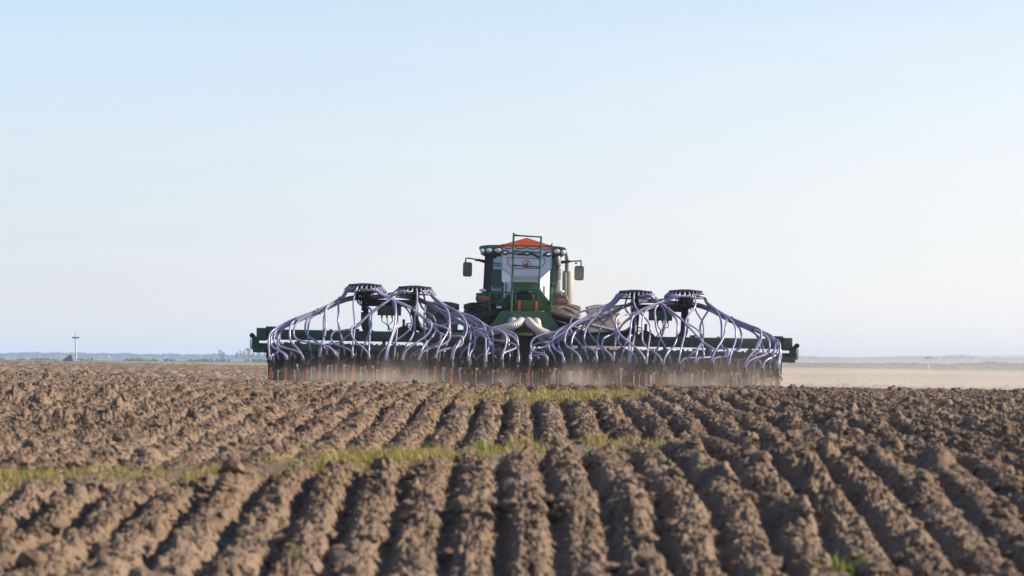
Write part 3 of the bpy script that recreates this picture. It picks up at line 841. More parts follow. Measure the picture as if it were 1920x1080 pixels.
PXS = 506.0; STEP = 31.0
op0 = make_opener(True); op1 = make_opener(False); sc0 = make_scraper()
used = [False, False, False]
def place(loc, rot):
    kind = 0 if rng.uniform() < .45 else 2
    src = op0 if kind == 0 else op1
    if not used[kind]: o = src; used[kind] = True
    else:
        o = inst(src, seeder)
        for ch in src.children: inst(ch, o)
    o.location = loc; o.rotation_euler = (rng.uniform(-.05, .05), rng.uniform(-.04, .04), rot)
    return o
UNITS = []      # (x, y, z, row, wing)
secoff = [-.055, -.05, -.05, .03, .045, .03, -.02, -.02, .0, .0, .045, .03, .0, -.01, .02, .0]
for sx in (-1, 1):
    for i in range(15 + 1):
        px = PXS + STEP * i
        if px > 972: continue
        x = S(px, 700, 60).x * (1 if sx < 0 else -1)
        zo = secoff[i] + (0.02 if sx > 0 else 0)
        place((x, 0.0, zo + rng.uniform(-.02, .02)), rng.uniform(-.2, .2))
        UNITS.append((x, 0.0, zo, 0, sx))
        if i < 15 and (not used[1] or rng.uniform() < .72):
            s = sc0 if not used[1] else inst(sc0, seeder)
            used[1] = True
            s.location = (x + .165, .06 + rng.uniform(-.03, .05), .53 + rng.uniform(-.05, .03) + zo); s.rotation_euler = (rng.uniform(-.06, .06), rng.uniform(-.05, .05), rng.uniform(-.5, .5))
        if i < 15:
            x2 = S(px + STEP / 2, 700, 60.47).x * (1 if sx < 0 else -1)
            place((x2, 0.47, zo + .01), rng.uniform(-.2, .2))
            UNITS.append((x2, 0.47, zo + .01, 1, sx))

# heads ------------------------------------------------------------
YH = 61.5; HY = YH - 60.0
zH = (S(683, 533, YH).z + S(1283, 546.5, YH).z) / 2
xA = (S(683, 540, YH).x - S(1284, 540, YH).x) / 2
xB = (S(776, 540, YH).x - S(1190, 540, YH).x) / 2
kH = YH / FPX
HEADS = [('A', -1, xA, zH), ('B', -1, xB, zH - .03), ('B', 1, -xB, zH - .03), ('A', 1, -xA, zH)]
NOUT = 24
OUTLETS = {}
for hi, (hn, sx, hx, hz) in enumerate(HEADS):
    h = MB()
    h.lathe((hx, HY, hz), (0, 0, 1), [(0, .035), (.10, .035), (.30, .012), (.335, 0), (.335, -.03), (.30, -.045), (.14, -.07), (.10, -.14), (0, -.14)], 36)
    hd = h.build('distributor_head', M['black'], seeder)
    s = MB(); outs = []
    for k_ in range(NOUT):
        a = 2 * math.pi * (k_ + .5) / NOUT
        d = Vector((math.cos(a), math.sin(a), -.80)).normalized()
        p0 = Vector((hx, HY, hz - .015)) + Vector((math.cos(a), math.sin(a), 0)) * .32
        s.cyl(p0, p0 + d * .05, .030, .027, 8)
        s.box(p0 + Vector((0, 0, .026)) + d * .03, (.022, .022, .035))
        outs.append((a, p0 + d * .025, d))
    OUTLETS[hi] = outs
    s.build('outlet_stubs', M['black'], hd)
    c = MB(); path = []
    zlow = hz - (.56 if hn == 'A' else .30)
    n_ = 44
    for j in range(n_): path.append(((hx, HY, hz - .12 - (hz - .12 - zlow) * j / (n_ - 1))))
    c.tube(path, [.072 + .012 * math.sin(j * 1.57) for j in range(n_)], 16)
    c.build('corrugated_riser', M['black'], hd)
    rg = MB(); zr = hz - .155
    for rr, tk in ((.47, .012),):
        rg.tube([(hx + rr * math.cos(t) * .98, HY + rr * math.sin(t), zr) for t in np.linspace(0, 2 * math.pi, 40)], tk, 6, False)
    for a in (0.3, 1.87, 3.44, 5.0): rg.bar((hx + .07 * math.cos(a), HY + .07 * math.sin(a), zr), (hx + .47 * math.cos(a), HY + .47 * math.sin(a), zr), .03, .02)
    rg.build('hose_ring', M['green'], hd)
    # bundle of sensor plugs under the head
    if (hn == 'A'):
        pl = MB(); pl.cyl((hx, HY, hz - .14), (hx, HY, hz - .34), .12, .09, 12)
        for k_ in range(70):
            a = rng.uniform(0, 6.28); r0 = rng.uniform(.05, .24); zz = hz - rng.uniform(.16, .36)
            p0 = Vector((hx + r0 * math.cos(a), HY + r0 * math.sin(a), zz))
            pl.tube([Vector((hx + .08 * math.cos(a), HY + .08 * math.sin(a), zz + .03)), p0, p0 + Vector((rng.uniform(-.05, .05), rng.uniform(-.05, .05), rng.uniform(-.09, .02)))], rng.uniform(.008, .018), 5)
        pl.build('sensor_plugs', M['black'], hd)

# pipe from the heads to the middle, cross frame and control box
for sx in (-1, 1):
    def P(px, py, Y=61.6):
        a = S(px, py, Y); return Vector((a.x * (1 if sx < 0 else -1), a.y, a.z + (0.0 if sx < 0 else 0.0)))
    b = MB()
    b.tube(spline([P(684, 585), P(684, 602), P(685, 612), P(691, 622), P(702, 629), P(716, 631), P(760, 631.5), P(860, 634), P(905, 636)], 5), .085, 14)
    b.build('air_pipe', M['black'], seeder)
    b = MB()
    b.tube(spline([P(777, 562, 61.5), P(777, 590, 61.5), P(779, 604, 61.6), P(787, 614, 61.7), P(800, 620, 61.8), P(830, 623, 61.8), P(900, 628, 61.8)], 5), .085, 14)
    b.build('air_pipe', M['black'], seeder)
    b = MB()
    b.bar(P(686, 567.5, 61.75), P(778, 569, 61.75), .16, .15, .01)
    b.bar(P(686, 567.5, 61.75), P(686, 624, 61.75), .07, .12); b.bar(P(776, 569, 61.75), P(776, 624, 61.75), .07, .12)
    cf = b.build('head_frame', M['dark'], seeder)
    b = MB(); c = P(730, 582.5, 61.5); b.box(c, (44 * kH, .18, 18 * kH), None, .012)
    bx = b.build('control_box', M['green_machine'], seeder)
    b = MB()
    for q, (ex_, ey_) in enumerate(((737, 622), (732, 624), (727, 620))):
        p0 = P(716 + 9.5 * q, 592, 61.5)
        b.cyl(p0 + Vector((0, 0, .02)), p0 + Vector((0, 0, -.05)), .022, .018, 8)
        b.tube(spline([p0, p0 + Vector((.01, 0, -.12)), P(722 + 4 * q, 606 + q, 61.5), P(ex_, ey_, 61.5)], 5), .010, 6)
    b.build('cable', M['black'], bx)
    # valve block on the beam
    b = MB()
    b.prism([(P(x_, z_, 61.3).x, P(x_, z_, 61.3).z) for x_, z_ in ((736, 625), (744, 616), (758, 610), (764, 612), (775, 625))], 1.2, 1.4)
    b.cyl(P(757, 612, 61.3), P(757, 601, 61.3), .03, .03, 8); b.cyl(P(763, 613, 61.3), P(763, 606, 61.3), .02, .02, 8); b.box(P(757, 600, 61.3), (.06, .05, .03))
    b.tube(spline([P(764, 607, 61.3), P(772, 606, 61.3), P(784, 608, 61.3)], 4), .012, 6); b.tube(spline([P(764, 611, 61.3), P(774, 613, 61.3), P(786, 612, 61.3)], 4), .012, 6)
    b.build('valve_block', M['dark'], seeder)
    # ram that folds the wing
    b = MB()
    b.cyl(P(946, 585, 62.2), P(880, 601, 62.2), .085, .085, 16); b.cyl(P(946, 585, 62.2), P(948, 584.4, 62.2), .095, .095, 16)
    ram = b.build('hydraulic_ram', M['black'], seeder)
    b = MB(); b.cyl(P(880, 601, 62.2), P(800, 617, 62.2), .045, .045, 12); b.build('ram_rod', M['zinc'], ram)
    b = MB(); b.tube(spline([P(943, 586, 62.0), P(952, 588, 61.9), P(958, 592, 61.9), P(957, 594.5, 61.9)], 5), .018, 8); b.ell(P(957, 594, 61.85), (.06, .06, .06), 10, 8); b.build('ram_hose', M['black'], ram)
    b = MB(); b.bar(P(938, 600, 62.4), P(870, 622, 62.4), .1, .14, .01); b.bar(P(905, 603, 62.4), P(880, 625, 62.4), .05, .07); b.build('fold_link', M['dark'], seeder)

# centre frame -----------------------------------------------------
def mxz(pts, Y):
    """outline given for the left half; completed by its mirror image"""
    l = [((S(a, b_, Y)).x, (S(a, b_, Y)).z) for a, b_ in pts]
    return l + [(-x, z) for x, z in reversed(l)]
b = MB()
b.prism(mxz([(982, 583), (941, 582.5), (936, 587), (921, 609), (905, 632), (912, 634), (960, 623.5), (982, 624)][1:-1], 61.7), 1.7, 1.78)
b.prism(mxz([(942, 622), (958, 622), (960, 628), (956, 641), (948, 640), (938, 630)], 61.75)[:6], 1.74, 1.85)
pl = [( -x, z) for x, z in reversed(mxz([(942, 622), (958, 622), (960, 628), (956, 641), (948, 640), (938, 630)], 61.75)[:6])]
b.prism(pl, 1.74, 1.85)
for sd in (-1, 1):
    b.box((sd * .33, 1.68, S(982, 632, 61.7).z), (.30, .2, .19), None, .02)
    b.box((sd * .28, 1.64, S(982, 640, 61.7).z), (.22, .2, .05), None, .01)
centre = b.build('centre_plate', M['green'], seeder)
b = MB()
b.box((0, 2.1, S(982, 650, 62).z), (1.6, .5, .5), None, .02); b.box((0, 1.7, S(982, 672, 62).z), (1.1, .3, .3), None, .02)
b.box((0, 3.6, .62), (.3, 3.4, .26), None, .03)
for sd in (-1, 1): b.bar((sd * .8, 2.2, .7), (sd * .12, 4.6, .62), .2, .16, .02)
for k_ in range(22):
    x_ = rng.uniform(-.5, .5); z_ = S(982, rng.uniform(640, 668), 61.5).z
    b.tube([(x_, 1.5, z_), (x_ + rng.uniform(-.15, .15), 1.45, z_ - rng.uniform(.05, .3))], rng.uniform(.012, .03), 6)
b.build('drawbar', M['dark'], seeder)
b = MB()
for sd in (-1, 1):
    for (ax, az) in ((978, 603.5), (962, 603.5)):
        v = S(ax, az, 61.65); xx = abs(v.x) * sd
        b.tube([(xx + .1 * math.cos(t), 1.695, v.z + .1 * math.sin(t)) for t in np.linspace(0, 6.283, 25)], .012, 6, False)
b.build('port_rims', M['zinc'], centre)
def ribbed(path, r0):
    pts = spline(path, 26)
    # resample evenly
    d = [0.0]
    for i in range(1, len(pts)): d.append(d[-1] + (pts[i] - pts[i - 1]).length)
    L_ = d[-1]; n_ = int(L_ / .0085); out = []; j = 0
    for i in range(n_):
        t = L_ * i / (n_ - 1)
        while j < len(d) - 2 and d[j + 1] < t: j += 1
        f_ = (t - d[j]) / max(d[j + 1] - d[j], 1e-6); out.append(pts[j].lerp(pts[j + 1], min(1, max(0, f_))))
    rr = [r0 * (1 + .055 * math.sin(2 * math.pi * i / 4.0)) for i in range(n_)]
    m = MB(); m.tube(out, rr, 18); return m
for sx in (-1, 1):
    def P(px, py, Y):
        a = S(px, py, Y); return Vector((a.x * (1 if sx < 0 else -1), a.y, a.z))
    if sx < 0:
        pa = [P(977, 602, 61.8), P(976, 603, 61.4), P(968, 608, 61.15), P(950, 614, 61.1), P(930, 619.5, 61.15), P(905, 625, 61.3), P(880, 629, 61.6)]
        pb = [P(962, 603, 61.8), P(961.5, 604, 61.5), P(960, 611, 61.35), P(955, 623, 61.3), P(945, 635, 61.35), P(928, 642, 61.45), P(900, 642, 61.6)]
    else:
        pa = [P(977, 602, 61.8), P(976, 603, 61.4), P(970, 609, 61.15), P(958, 617, 61.1), P(940, 624.5, 61.15), P(915, 630, 61.3), P(880, 632, 61.6)]
        pb = [P(962, 603, 61.8), P(961.5, 604, 61.5), P(959, 613, 61.35), P(954, 626, 61.3), P(945, 638, 61.35), P(928, 646, 61.45), P(900, 646, 61.6)]
    ribbed(pa, .088).build('ribbed_hose', M['clear'], seeder)
    ribbed(pb, .088).build('ribbed_hose', M['clear'], seeder)

# hopper -----------------------------------------------------------
YHB = 62.0
h = MB()
up = Sxz([(941, 457.5), (1034.5, 460), (1033.5, 503), (1013, 522), (1009, 529), (962, 528), (957, 516), (941, 502)], YHB)
h.prism(up, YHB - 60, 64.4 - 60)
def pt(px, py, Y): v = S(px, py, YHB); return Vector((v.x, Y - 60, v.z))
# lower body: plan narrows towards the rear, so its two side facets look outwards
for (o0, o1, i0, i1) in (((940.5, 500), (940.5, 566), (957.5, 512), (956.5, 550)), ((1032.5, 500), (1031, 569), (1012.5, 516), (1013.5, 541))):
    A_, B_, C_, D_ = pt(*o0, 63.25), pt(*o1, 63.25), pt(*i1, 62.12), pt(*i0, 62.12)
    h.add([A_, B_, C_, D_, A_ + Vector((0, 1.1, 0)), B_ + Vector((0, 1.1, 0))], [(0, 1, 2, 3), (0, 4, 5, 1)])
p1, p2, p3, p4 = pt(957.5, 512, 62.12), pt(1012.5, 516, 62.12), pt(1013.5, 541, 62.12), pt(956.5, 550, 62.12)
h.add([p1, p2, p3, p4], [(0, 1, 2, 3)])
hopper = h.build('hopper', M['hopper'], seeder, 25)
q = MB()
for a_, b_ in (((941, 502), (957, 516)), ((957, 516), (962, 528)), ((1033.5, 503), (1013, 522)), ((941, 458), (941, 502)), ((1034.4, 460), (1033.4, 503))):
    q.bar(pt(*a_, 62.0) + Vector((0, -.004, 0)), pt(*b_, 62.0) + Vector((0, -.004, 0)), .02, .022)
q.bar(pt(961, 522, 62.0), pt(1012, 523.5, 62.0), .014, .02)
q.build('corner_trim', M['zinc'], hopper)
q = MB(); z0 = S(962, 522, YHB).z
pa, pb = S(962, 523, YHB), S(1010, 528.5, YHB)
q.box(((pa.x + pb.x) / 2, 1.995, S(986, 521.5, YHB).z), (pb.x - pa.x, .012, .10)); q.build('zinc_band', M['zinc'], hopper)
lid = MB()
c4 = [pt(940, 459, 61.95), pt(1036, 461.5, 61.95), pt(1036, 461.5, 64.45), pt(940, 459, 64.45)]
rid = [pt(988, 445.5, 62.05), pt(988, 445.5, 64.35)]
lid.add(c4 + rid, [(0, 1, 4), (1, 2, 5, 4), (2, 3, 5), (3, 0, 4, 5), (3, 2, 1, 0)])
for sd, (cx) in ((0, 940.5), (1, 1035)):
    lid.box(pt(cx, 466, 63.2) + Vector((0, 0, 0.02)), (.02, 2.5, .16 if sd == 0 else .2))
lid.box(pt(988, 460.5, 61.99), (95 * YHB / FPX, .03, .045), Matrix.Rotation(R(.0), 3, 'Y'))
lid.build('tarpaulin_lid', M['tarp'], hopper, 20)
q = MB()
pp = [S(px, 462.5 + (px - 941) * .025 + 3.2 * abs(math.sin((px - 941) * math.pi / 23.5)), YHB) for px in np.linspace(943, 1033, 60)]
q.tube([Vector((v.x, 1.99, v.z)) for v in pp], .007, 5)
q.tube(spline([Vector((S(a_, b_, YHB).x, 1.985, S(a_, b_, YHB).z)) for a_, b_ in ((953, 474), (963, 475.5), (978, 477.5), (988, 476), (996, 476.5), (1004, 480), (1011, 483), (1018, 479.5), (1026, 475.5))], 6), .012, 5)
q.tube(spline([Vector((S(a_, b_, YHB).x, 1.98, S(a_, b_, YHB).z)) for a_, b_ in ((971, 477), (984, 476.5), (996, 476), (1004, 479), (1012, 483.5))], 6), .022, 6)
q.build('tie_cord', M['ink'], hopper)
for lx, ly in ((947.2, 473.6), (987.8, 475), (1027, 477)):
    v = S(lx, ly, YHB); l = MB()
    l.ell((v.x, 1.97, v.z), (13.4 * .0116, .08, 9.6 * .0116)); lo = l.build('work_lamp', M['black'], hopper)
    l = MB(); l.ell((v.x, 1.95, v.z), (8.6 * .0116, .06, 5.2 * .0116)); l.build('lamp_lens', M['lamp'], lo)
v = S(972.3, 466.3, YHB); q = MB(); q.box((v.x, 1.994, v.z), (9 * .0116, .008, 4.2 * .0116)); st = q.build('warning_sticker', M['yellow'], hopper)
q = MB(); q.prism([(v.x - .03, v.z - .014), (v.x - .015, v.z + .014), (v.x, v.z - .014)], 1.986, 1.989); q.box((v.x + .025, 1.988, v.z + .005), (.03, .003, .006)); q.box((v.x + .025, 1.988, v.z - .008), (.03, .003, .006)); q.build('sticker_print', M['ink'], st)
q = MB(); fr = [(952, 483), (1022, 485.2), (1021.6, 493.5), (1012, 503.5), (962, 503.5), (952, 494)]
fp = [Vector((S(a_, b_, YHB).x, 1.994, S(a_, b_, YHB).z)) for a_, b_ in fr]
for i in range(len(fp)): q.bar(fp[i], fp[(i + 1) % len(fp)], .006, .011)
q.build('printed_border', M['maroon'], hopper)
v = S(987.4, 495, YHB); q = MB()
q.mat(0).tube([(v.x + .083 * math.cos(t), 1.994, v.z + .076 * math.sin(t)) for t in np.linspace(0, 6.2832, 37)], .0065, 6, False)
lg = [(-.078, -.005), (-.045, -.012), (-.02, .0), (.0, .03), (.015, .05), (.022, .03), (.03, .01), (.032, -.055), (.0, -.073), (-.04, -.06), (-.066, -.035)]
q.mat(1).prism([(v.x + a_, v.z + b_) for a_, b_ in lg], 1.990, 1.996)
q.build('emblem', [M['maroon'], M['logo_red']], hopper)

# metering box, posts and brackets below the hopper
b = MB()
def pb_(px0, px1, py0, py1, Y0, Y1, bev=.012):
    a_, c_ = S(px0, py0, YHB), S(px1, py1, YHB)
    b.box(((a_.x + c_.x) / 2, (Y0 + Y1) / 2 - 60, (a_.z + c_.z) / 2), (abs(c_.x - a_.x), Y1 - Y0, abs(a_.z - c_.z)), None, bev)
pb_(962, 1011, 529, 546, 62.0, 62.3); pb_(966, 1030, 562, 583, 61.9, 62.4)
meter = b.build('metering_box', M['olive'], seeder)
b = MB(); pb_(962, 1011, 539.5, 546, 61.85, 62.1); pb_(939, 944, 528, 566, 62.6, 62.9); pb_(934, 944, 527, 533, 62.6, 62.9)
pb_(1031, 1035.5, 530, 583, 62.4, 62.7); pb_(1031, 1039, 529, 537.5, 62.4, 62.7)
def bb(a_, c_, w_, Y=61.9): b.bar(pt(*a_, Y), pt(*c_, Y), .08, w_ * .0116, .006)
bb((1008, 545), (1030, 570), 8); bb((1030, 566), (1030, 583), 7); bb((964, 546), (958, 553), 6); bb((1001, 546), (1020, 575), 4, 62.1); bb((966, 553), (969, 583), 3.4); bb((958.5, 540), (958.5, 582), 2.4)
bb((917, 548.5), (957, 548.5), 2.6, 62.0); bb((918, 547.5), (918, 583), 3, 62.0); bb((930, 552), (940, 582), 3, 62.4)
bb((956, 551), (930, 575), 5, 62.3)
b.build('support_posts', M['green'], seeder)
b = MB(); pb_(970, 1001, 547.5, 563.5, 61.95, 62.3, .04); pb_(933, 961, 567, 581, 61.95, 62.3, .02); b.build('fan_housing', M['dark'], seeder)
b = MB(); pb_(971, 975.8, 564, 584, 61.82, 61.9, .004); b.build('orange_strap', M['orange'], seeder)
b = MB(); pb_(1002.8, 1007.6, 565.5, 585, 61.82, 61.9, .004); b.build('orange_strap', M['orange'], seeder)
b = MB(); pb_(931, 940.5, 574, 578, 61.93, 61.95, 0); b.build('label_plate', M['hopper'], seeder)
b = MB(); pb_(928, 934, 583, 584, 61.93, 61.95, 0)
# ladder
YL_ = 61.75
def lp(px, py, Y=YL_): return S(px, py, Y)
b = MB(); rr = .022
b.tube([lp(963.2, 436.5), lp(962, 480), lp(960.5, 530), lp(958.5, 583)], rr, 8)
b.tube([lp(1014.6, 446.5), lp(1013.6, 480), lp(1012, 515), lp(1010.5, 545)], rr, 8)
ladder = b.build('ladder', M['green'], seeder)
for (l0, r0_) in (((963, 441), (1014.6, 444.5)), ((962.3, 470.6), (1014, 474)), ((961.3, 497.2), (1013, 501)), ((960.2, 529.2), (1011.3, 533))):
    b = MB(); p0, p1 = lp(*l0), lp(*r0_)
    b.tube([p0, p1], .017, 8); b.tube([p0, p0.lerp(p1, .16)], .023, 8); b.ell(p1, (.05, .05, .05), 8, 6); b.ell(p0.lerp(p1, .17), (.035, .035, .045), 8, 6)
    b.build('rung', M['green'], ladder)

# seed hoses -------------------------------------------------------
def spine_interp(sp, t):
    """point at fraction t along a polyline"""
    d = [0.0]
    for i in range(1, len(sp)): d.append(d[-1] + (sp[i] - sp[i - 1]).length)
    tt = max(0, min(1, t)) * d[-1]
    for i in range(1, len(sp)):
        if d[i] >= tt: return sp[i - 1].lerp(sp[i], (tt - d[i - 1]) / max(d[i] - d[i - 1], 1e-6))
    return sp[-1]
TIPX = abs(S(502, 650, 60.7).x)
HR = .0215
def hermite(p0, m0, p1, m1, n):
    out = []
    for k_ in range(n):
        t = k_ / n
        out.append(p0 * (2 * t**3 - 3 * t**2 + 1) + m0 * (t**3 - 2 * t**2 + t) + p1 * (-2 * t**3 + 3 * t**2) + m1 * (t**3 - t**2))
    return out
def drop_curve(p, tan, top, outward, over, lo=.36, hi=.66, ten=1.35):
    """a hose hanging from its bundle: it bows outwards past its coulter, then swings back and goes straight down into the boot"""
    dz = max(p.z - top.z, .15)
    apex = Vector((top.x + outward * over, p.y * .5 + top.y * .5 + rng.uniform(-.12, .12), top.z + dz * min(.8, rng.uniform(lo, hi) + .22 * abs(over))))
    if abs(apex.x) > TIPX: apex.x = math.copysign(TIPX - rng.uniform(0, .12), apex.x)
    if apex.x * top.x < 0 or abs(apex.x) < .13: apex.x = math.copysign(.13, top.x)
    L1 = (apex - p).length; L2 = (apex - top).length
    m1 = Vector((rng.uniform(-.25, .25) * .4, (top.y - p.y) * .4, -1)).normalized()
    end = Vector((-outward * over * .35, 0, -1)).normalized()
    out = hermite(p, tan * L1 * ten, apex, m1 * L1 * 1.15, 14)
    out += hermite(apex, m1 * L2 * 1.0, top + Vector((0, 0, .03)), end * L2 * 1.05, 14)
    return out + [top + Vector((0, 0, .03)), top]
hose_specs = []
TIES = []
for wing in (-1, 1):
    mir = 1 if wing < 0 else -1
    def P(px, py, Y):
        a = S(px, py, Y); return Vector((a.x * mir, a.y, a.z))
    iA, iB = (0, 1) if wing < 0 else (3, 2)
    spines = {
        ('A', 'out'): [P(655, 543, 61.4), P(640, 560, 61.2), P(622, 572, 61.0), P(600, 583, 60.9), P(577, 592, 60.8), P(557, 599, 60.7), P(538, 607, 60.65), P(524, 615, 60.6)],
        ('B', 'out'): [P(745, 553, 61.9), P(715, 557, 62.0), P(680, 559, 61.9), P(655, 561, 61.5), P(638, 565, 61.2), P(620, 574, 61.0), P(598, 585, 60.9), P(557, 601, 60.7), P(538, 609, 60.65), P(524, 617, 60.6)],
        ('B', 'steep'): [P(754, 546, 61.2), P(738, 556, 61.0), P(718, 570, 60.8), P(695, 586, 60.7), P(678, 602, 60.6), P(664, 618, 60.5), P(640, 640, 60.5)],
        ('A', 'steep'): [P(706, 546, 61.2), P(727, 557, 61.0), P(750, 567, 60.8), P(772, 577, 60.7), P(790, 590, 60.6), P(806, 608, 60.5), P(838, 632, 60.5), P(865, 648, 60.5)],
        ('A', 'in'): [P(718, 553, 61.9), P(750, 555, 62.0), P(780, 560, 61.9), P(806, 572, 61.6), P(830, 586, 61.4), P(858, 601, 61.2), P(885, 617, 61.0), P(915, 634, 60.9), P(938, 650, 60.8)],
        ('B', 'in'): [P(803, 547, 61.4), P(821, 564, 61.2), P(848, 582, 61.0), P(868, 592, 60.9), P(890, 603, 60.8), P(912, 618, 60.7), P(934, 635, 60.6), P(953, 653, 60.55)],
    }
    U = sorted([u for u in UNITS if u[4] == wing], key=lambda u: u[0] * mir)
    jobs = []
    fi = 0
    for (x, y, zo, row, _) in U:
        if row == 0: jobs += [('A', x, y, zo, -1), ('B', x, y, zo, 1)]
        else:
            jobs.append(('AB'[fi % 2], x, y, zo, 0)); fi += 1
    for hn in 'AB':
        hx = HEADS[iA if hn == 'A' else iB][2]
        outs = list(OUTLETS[iA if hn == 'A' else iB])
        js = [j for j in jobs if j[0] == hn]
        # hoses that go outwards leave the outer side of the head, and so on round
        js.sort(key=lambda j: (j[1] - hx) * mir)
        front = {}
        # order outlets from outer side (-x on left wing) to inner, alternating front and rear half
        outs.sort(key=lambda o: math.cos(o[0]) * mir + rng.uniform(-.1, .1))
        for j, o in zip(js, outs):
            hose_specs.append((hn, wing, mir, hx, j, o, spines, P))
count = 0
for (hn, wing, mir, hx, j, o, spines, P) in hose_specs:
    _, ux, uy, zo, side = j
    a, p0, d = o
    rel = (ux - hx) * mir                       # negative: towards the wing tip
    top = Vector((ux + side * .014, uy - .02 * abs(side), zo + .74))
    tip_px = ux * mir
    jit = lambda s_: Vector((rng.normal(0, s_), rng.normal(0, s_), rng.normal(0, s_)))
    if hn == 'A':
        key = 'out' if rel < -.35 else ('drop' if rel < .35 else ('steep' if rel < 1.75 else 'in'))
    else:
        key = 'in' if rel > .35 else ('drop' if rel > -.35 else ('steep' if rel > -1.75 else 'out'))
    pts = [p0, p0 + d * .12]
    outward = -1 if key in ('out',) or (key == 'steep' and hn == 'B') else 1
    outward *= mir
    if key == 'drop':
        q1 = Vector((hx + math.cos(a) * .47, HY + math.sin(a) * .47, p0.z - .13))
        pts += [q1]
    else:
        sp = spines[(hn, key)]
        over = {'in': rng.uniform(-.1, .4), 'steep': rng.choice([-.3, 1, 1, 1]) * rng.uniform(.08, .7), 'out': rng.choice([-.25, 1, 1, 1, 1]) * (.1 + .85 * rng.uniform() ** 1.4)}[key]
        room = TIPX + .02 - abs(ux)
        if outward * ux > 0: over = min(over, max(.04, room))
        back_ = {'in': rng.uniform(.2, 1.1), 'steep': rng.uniform(.05, .5), 'out': rng.uniform(.05, .35)}[key] - max(over, 0) * .8
        best = 1.0
        tgt = (ux - outward * back_) * mir
        for t in np.linspace(.12, 1, 80):
            v = spine_interp(sp, t).x * mir
            if (outward * mir < 0 and v <= tgt) or (outward * mir > 0 and v >= tgt): best = t; break
        lead = best
        off_ = jit(.02)
        for t in (0.0, .12, .26, .4, .55, .7, .85):
            if t < lead - .08:
                pts.append(spine_interp(sp, t) + off_ + (Vector((math.cos(a) * .06, math.sin(a) * .2, 0)) if t < .05 else Vector()))
        lv = spine_interp(sp, lead) + off_
        pts.append(lv)
        tan = (spine_interp(sp, min(1, lead + .01)) - spine_interp(sp, lead - .05)).normalized()
        tail = drop_curve(lv, tan, top, outward, over, *((.30, .55, .95) if key == 'in' else (.34, .66, 1.35 if over > 0 else 1.0)))
    if key == 'drop':
        tan = (pts[-1] - pts[-2]).normalized()
        tail = drop_curve(pts[-1], tan, top, math.copysign(1, math.cos(a)) if abs(math.cos(a)) > .3 else outward, rng.uniform(-.3, .35))
    body = spline(pts, 7)[:-1] + tail
    m = MB(); m.tube(body, HR * rng.uniform(.92, 1.04), 8)
    m.build('seed_hose', M['hose'], seeder, 60, False); count += 1
print('hoses', count)
# ties round the bundles
for wing in (-1, 1):
    mir = 1 if wing < 0 else -1
    for px, py, Y, dx, dz, r_ in ((640, 562, 61.2, -.7, -.7, .085), (598, 584, 60.9, -.9, -.42, .075), (557, 600, 60.7, -.95, -.35, .06), (718, 571, 60.8, -.8, -.6, .075), (775, 579, 60.7, .75, -.65, .075), (846, 581, 61.0, .85, -.55, .07), (843, 594, 61.3, .85, -.5, .075)):
        a_ = S(px, py, Y); c = Vector((a_.x * mir, a_.y, a_.z)); ax = Vector((dx * mir, 0, dz)).normalized(); u_ = Vector((0, 1, 0)); v_ = ax.cross(u_)
        m = MB(); m.tube([c + u_ * r_ * 1.3 * math.cos(t) + v_ * r_ * math.sin(t) for t in np.linspace(0, 6.283, 20)], .010, 5, False)
        m.build('hose_tie', M['black'], seeder)

# ------------------------------------------------------------------ far things
def leaf_cloud(name, centres, radii, per, size, mats, parent=None, flat=0.8):
    """crown of many small leaf sprays spread through clumps"""
    V, F, MI = [], [], []
    n_ = 0
    for c, r in zip(centres, radii):
        k_ = int(per)
        d = rng.normal(0, 1, (k_, 3)); d /= np.linalg.norm(d, axis=1)[:, None]
        rr = r * rng.uniform(.25, 1, k_) ** .5
        p = np.array(c)[None] + d * rr[:, None] * np.array([1, 1, flat])[None]
        a = rng.normal(0, 1, (k_, 3)); a /= np.linalg.norm(a, axis=1)[:, None]
        b_ = np.cross(a, rng.normal(0, 1, (k_, 3))); b_ /= np.linalg.norm(b_, axis=1)[:, None]
        s = size * rng.uniform(.5, 1.2, k_)[:, None]
        q = np.stack([p - a * s - b_ * s * .5, p + a * s * .2 - b_ * s * .7, p + a * s + b_ * s * .4, p - a * s * .3 + b_ * s * .8], 1)
        V.append(q.reshape(-1, 3)); F.append(np.arange(k_ * 4).reshape(-1, 4) + n_); n_ += k_ * 4
        MI.append(rng.integers(0, len(mats), k_))
    o = np_mesh(name, np.vstack(V), np.vstack(F), mats, np.concatenate(MI), False)
    if parent: o.parent = parent
    return o

def far_tree(px, py_top, py_base, Y, wpx, clumps, label, group):
    base = at(px, py_base, Y); h = at(px, py_top, Y).z - base.z; w = wpx / FPX * Y
    t = empty('tree', Matrix.Translation(base)); tag(t, label, 'tree', group)
    m = MB(); m.tube([(0, 0, -.4), (.02 * w, 0, h * .3), (-.03 * w, 0, h * .65), (0, 0, h * .9)], [h * .035, h * .028, h * .018, .03], 7)
    for k_ in range(5):
        a = rng.uniform(0, 6.28); z = h * rng.uniform(.3, .6)
        m.tube([(0, 0, z), (math.cos(a) * w * .3, math.sin(a) * w * .3, z + h * rng.uniform(.1, .25))], [h * .014, .03], 5)
    m.build('trunk', M['bark'], t)
    cs, rs = [], []
    for cx, cz, cr in clumps:
        for q in range(3):
            cs.append((cx * w + rng.normal(0, cr * w * .25), rng.normal(0, w * .25), cz * h + rng.normal(0, cr * w * .2))); rs.append(cr * w * rng.uniform(.6, 1.0))
    leaf_cloud('crown', cs, rs, 46, max(.25, .075 * w), [M['leaf']], t, .9)
    return t

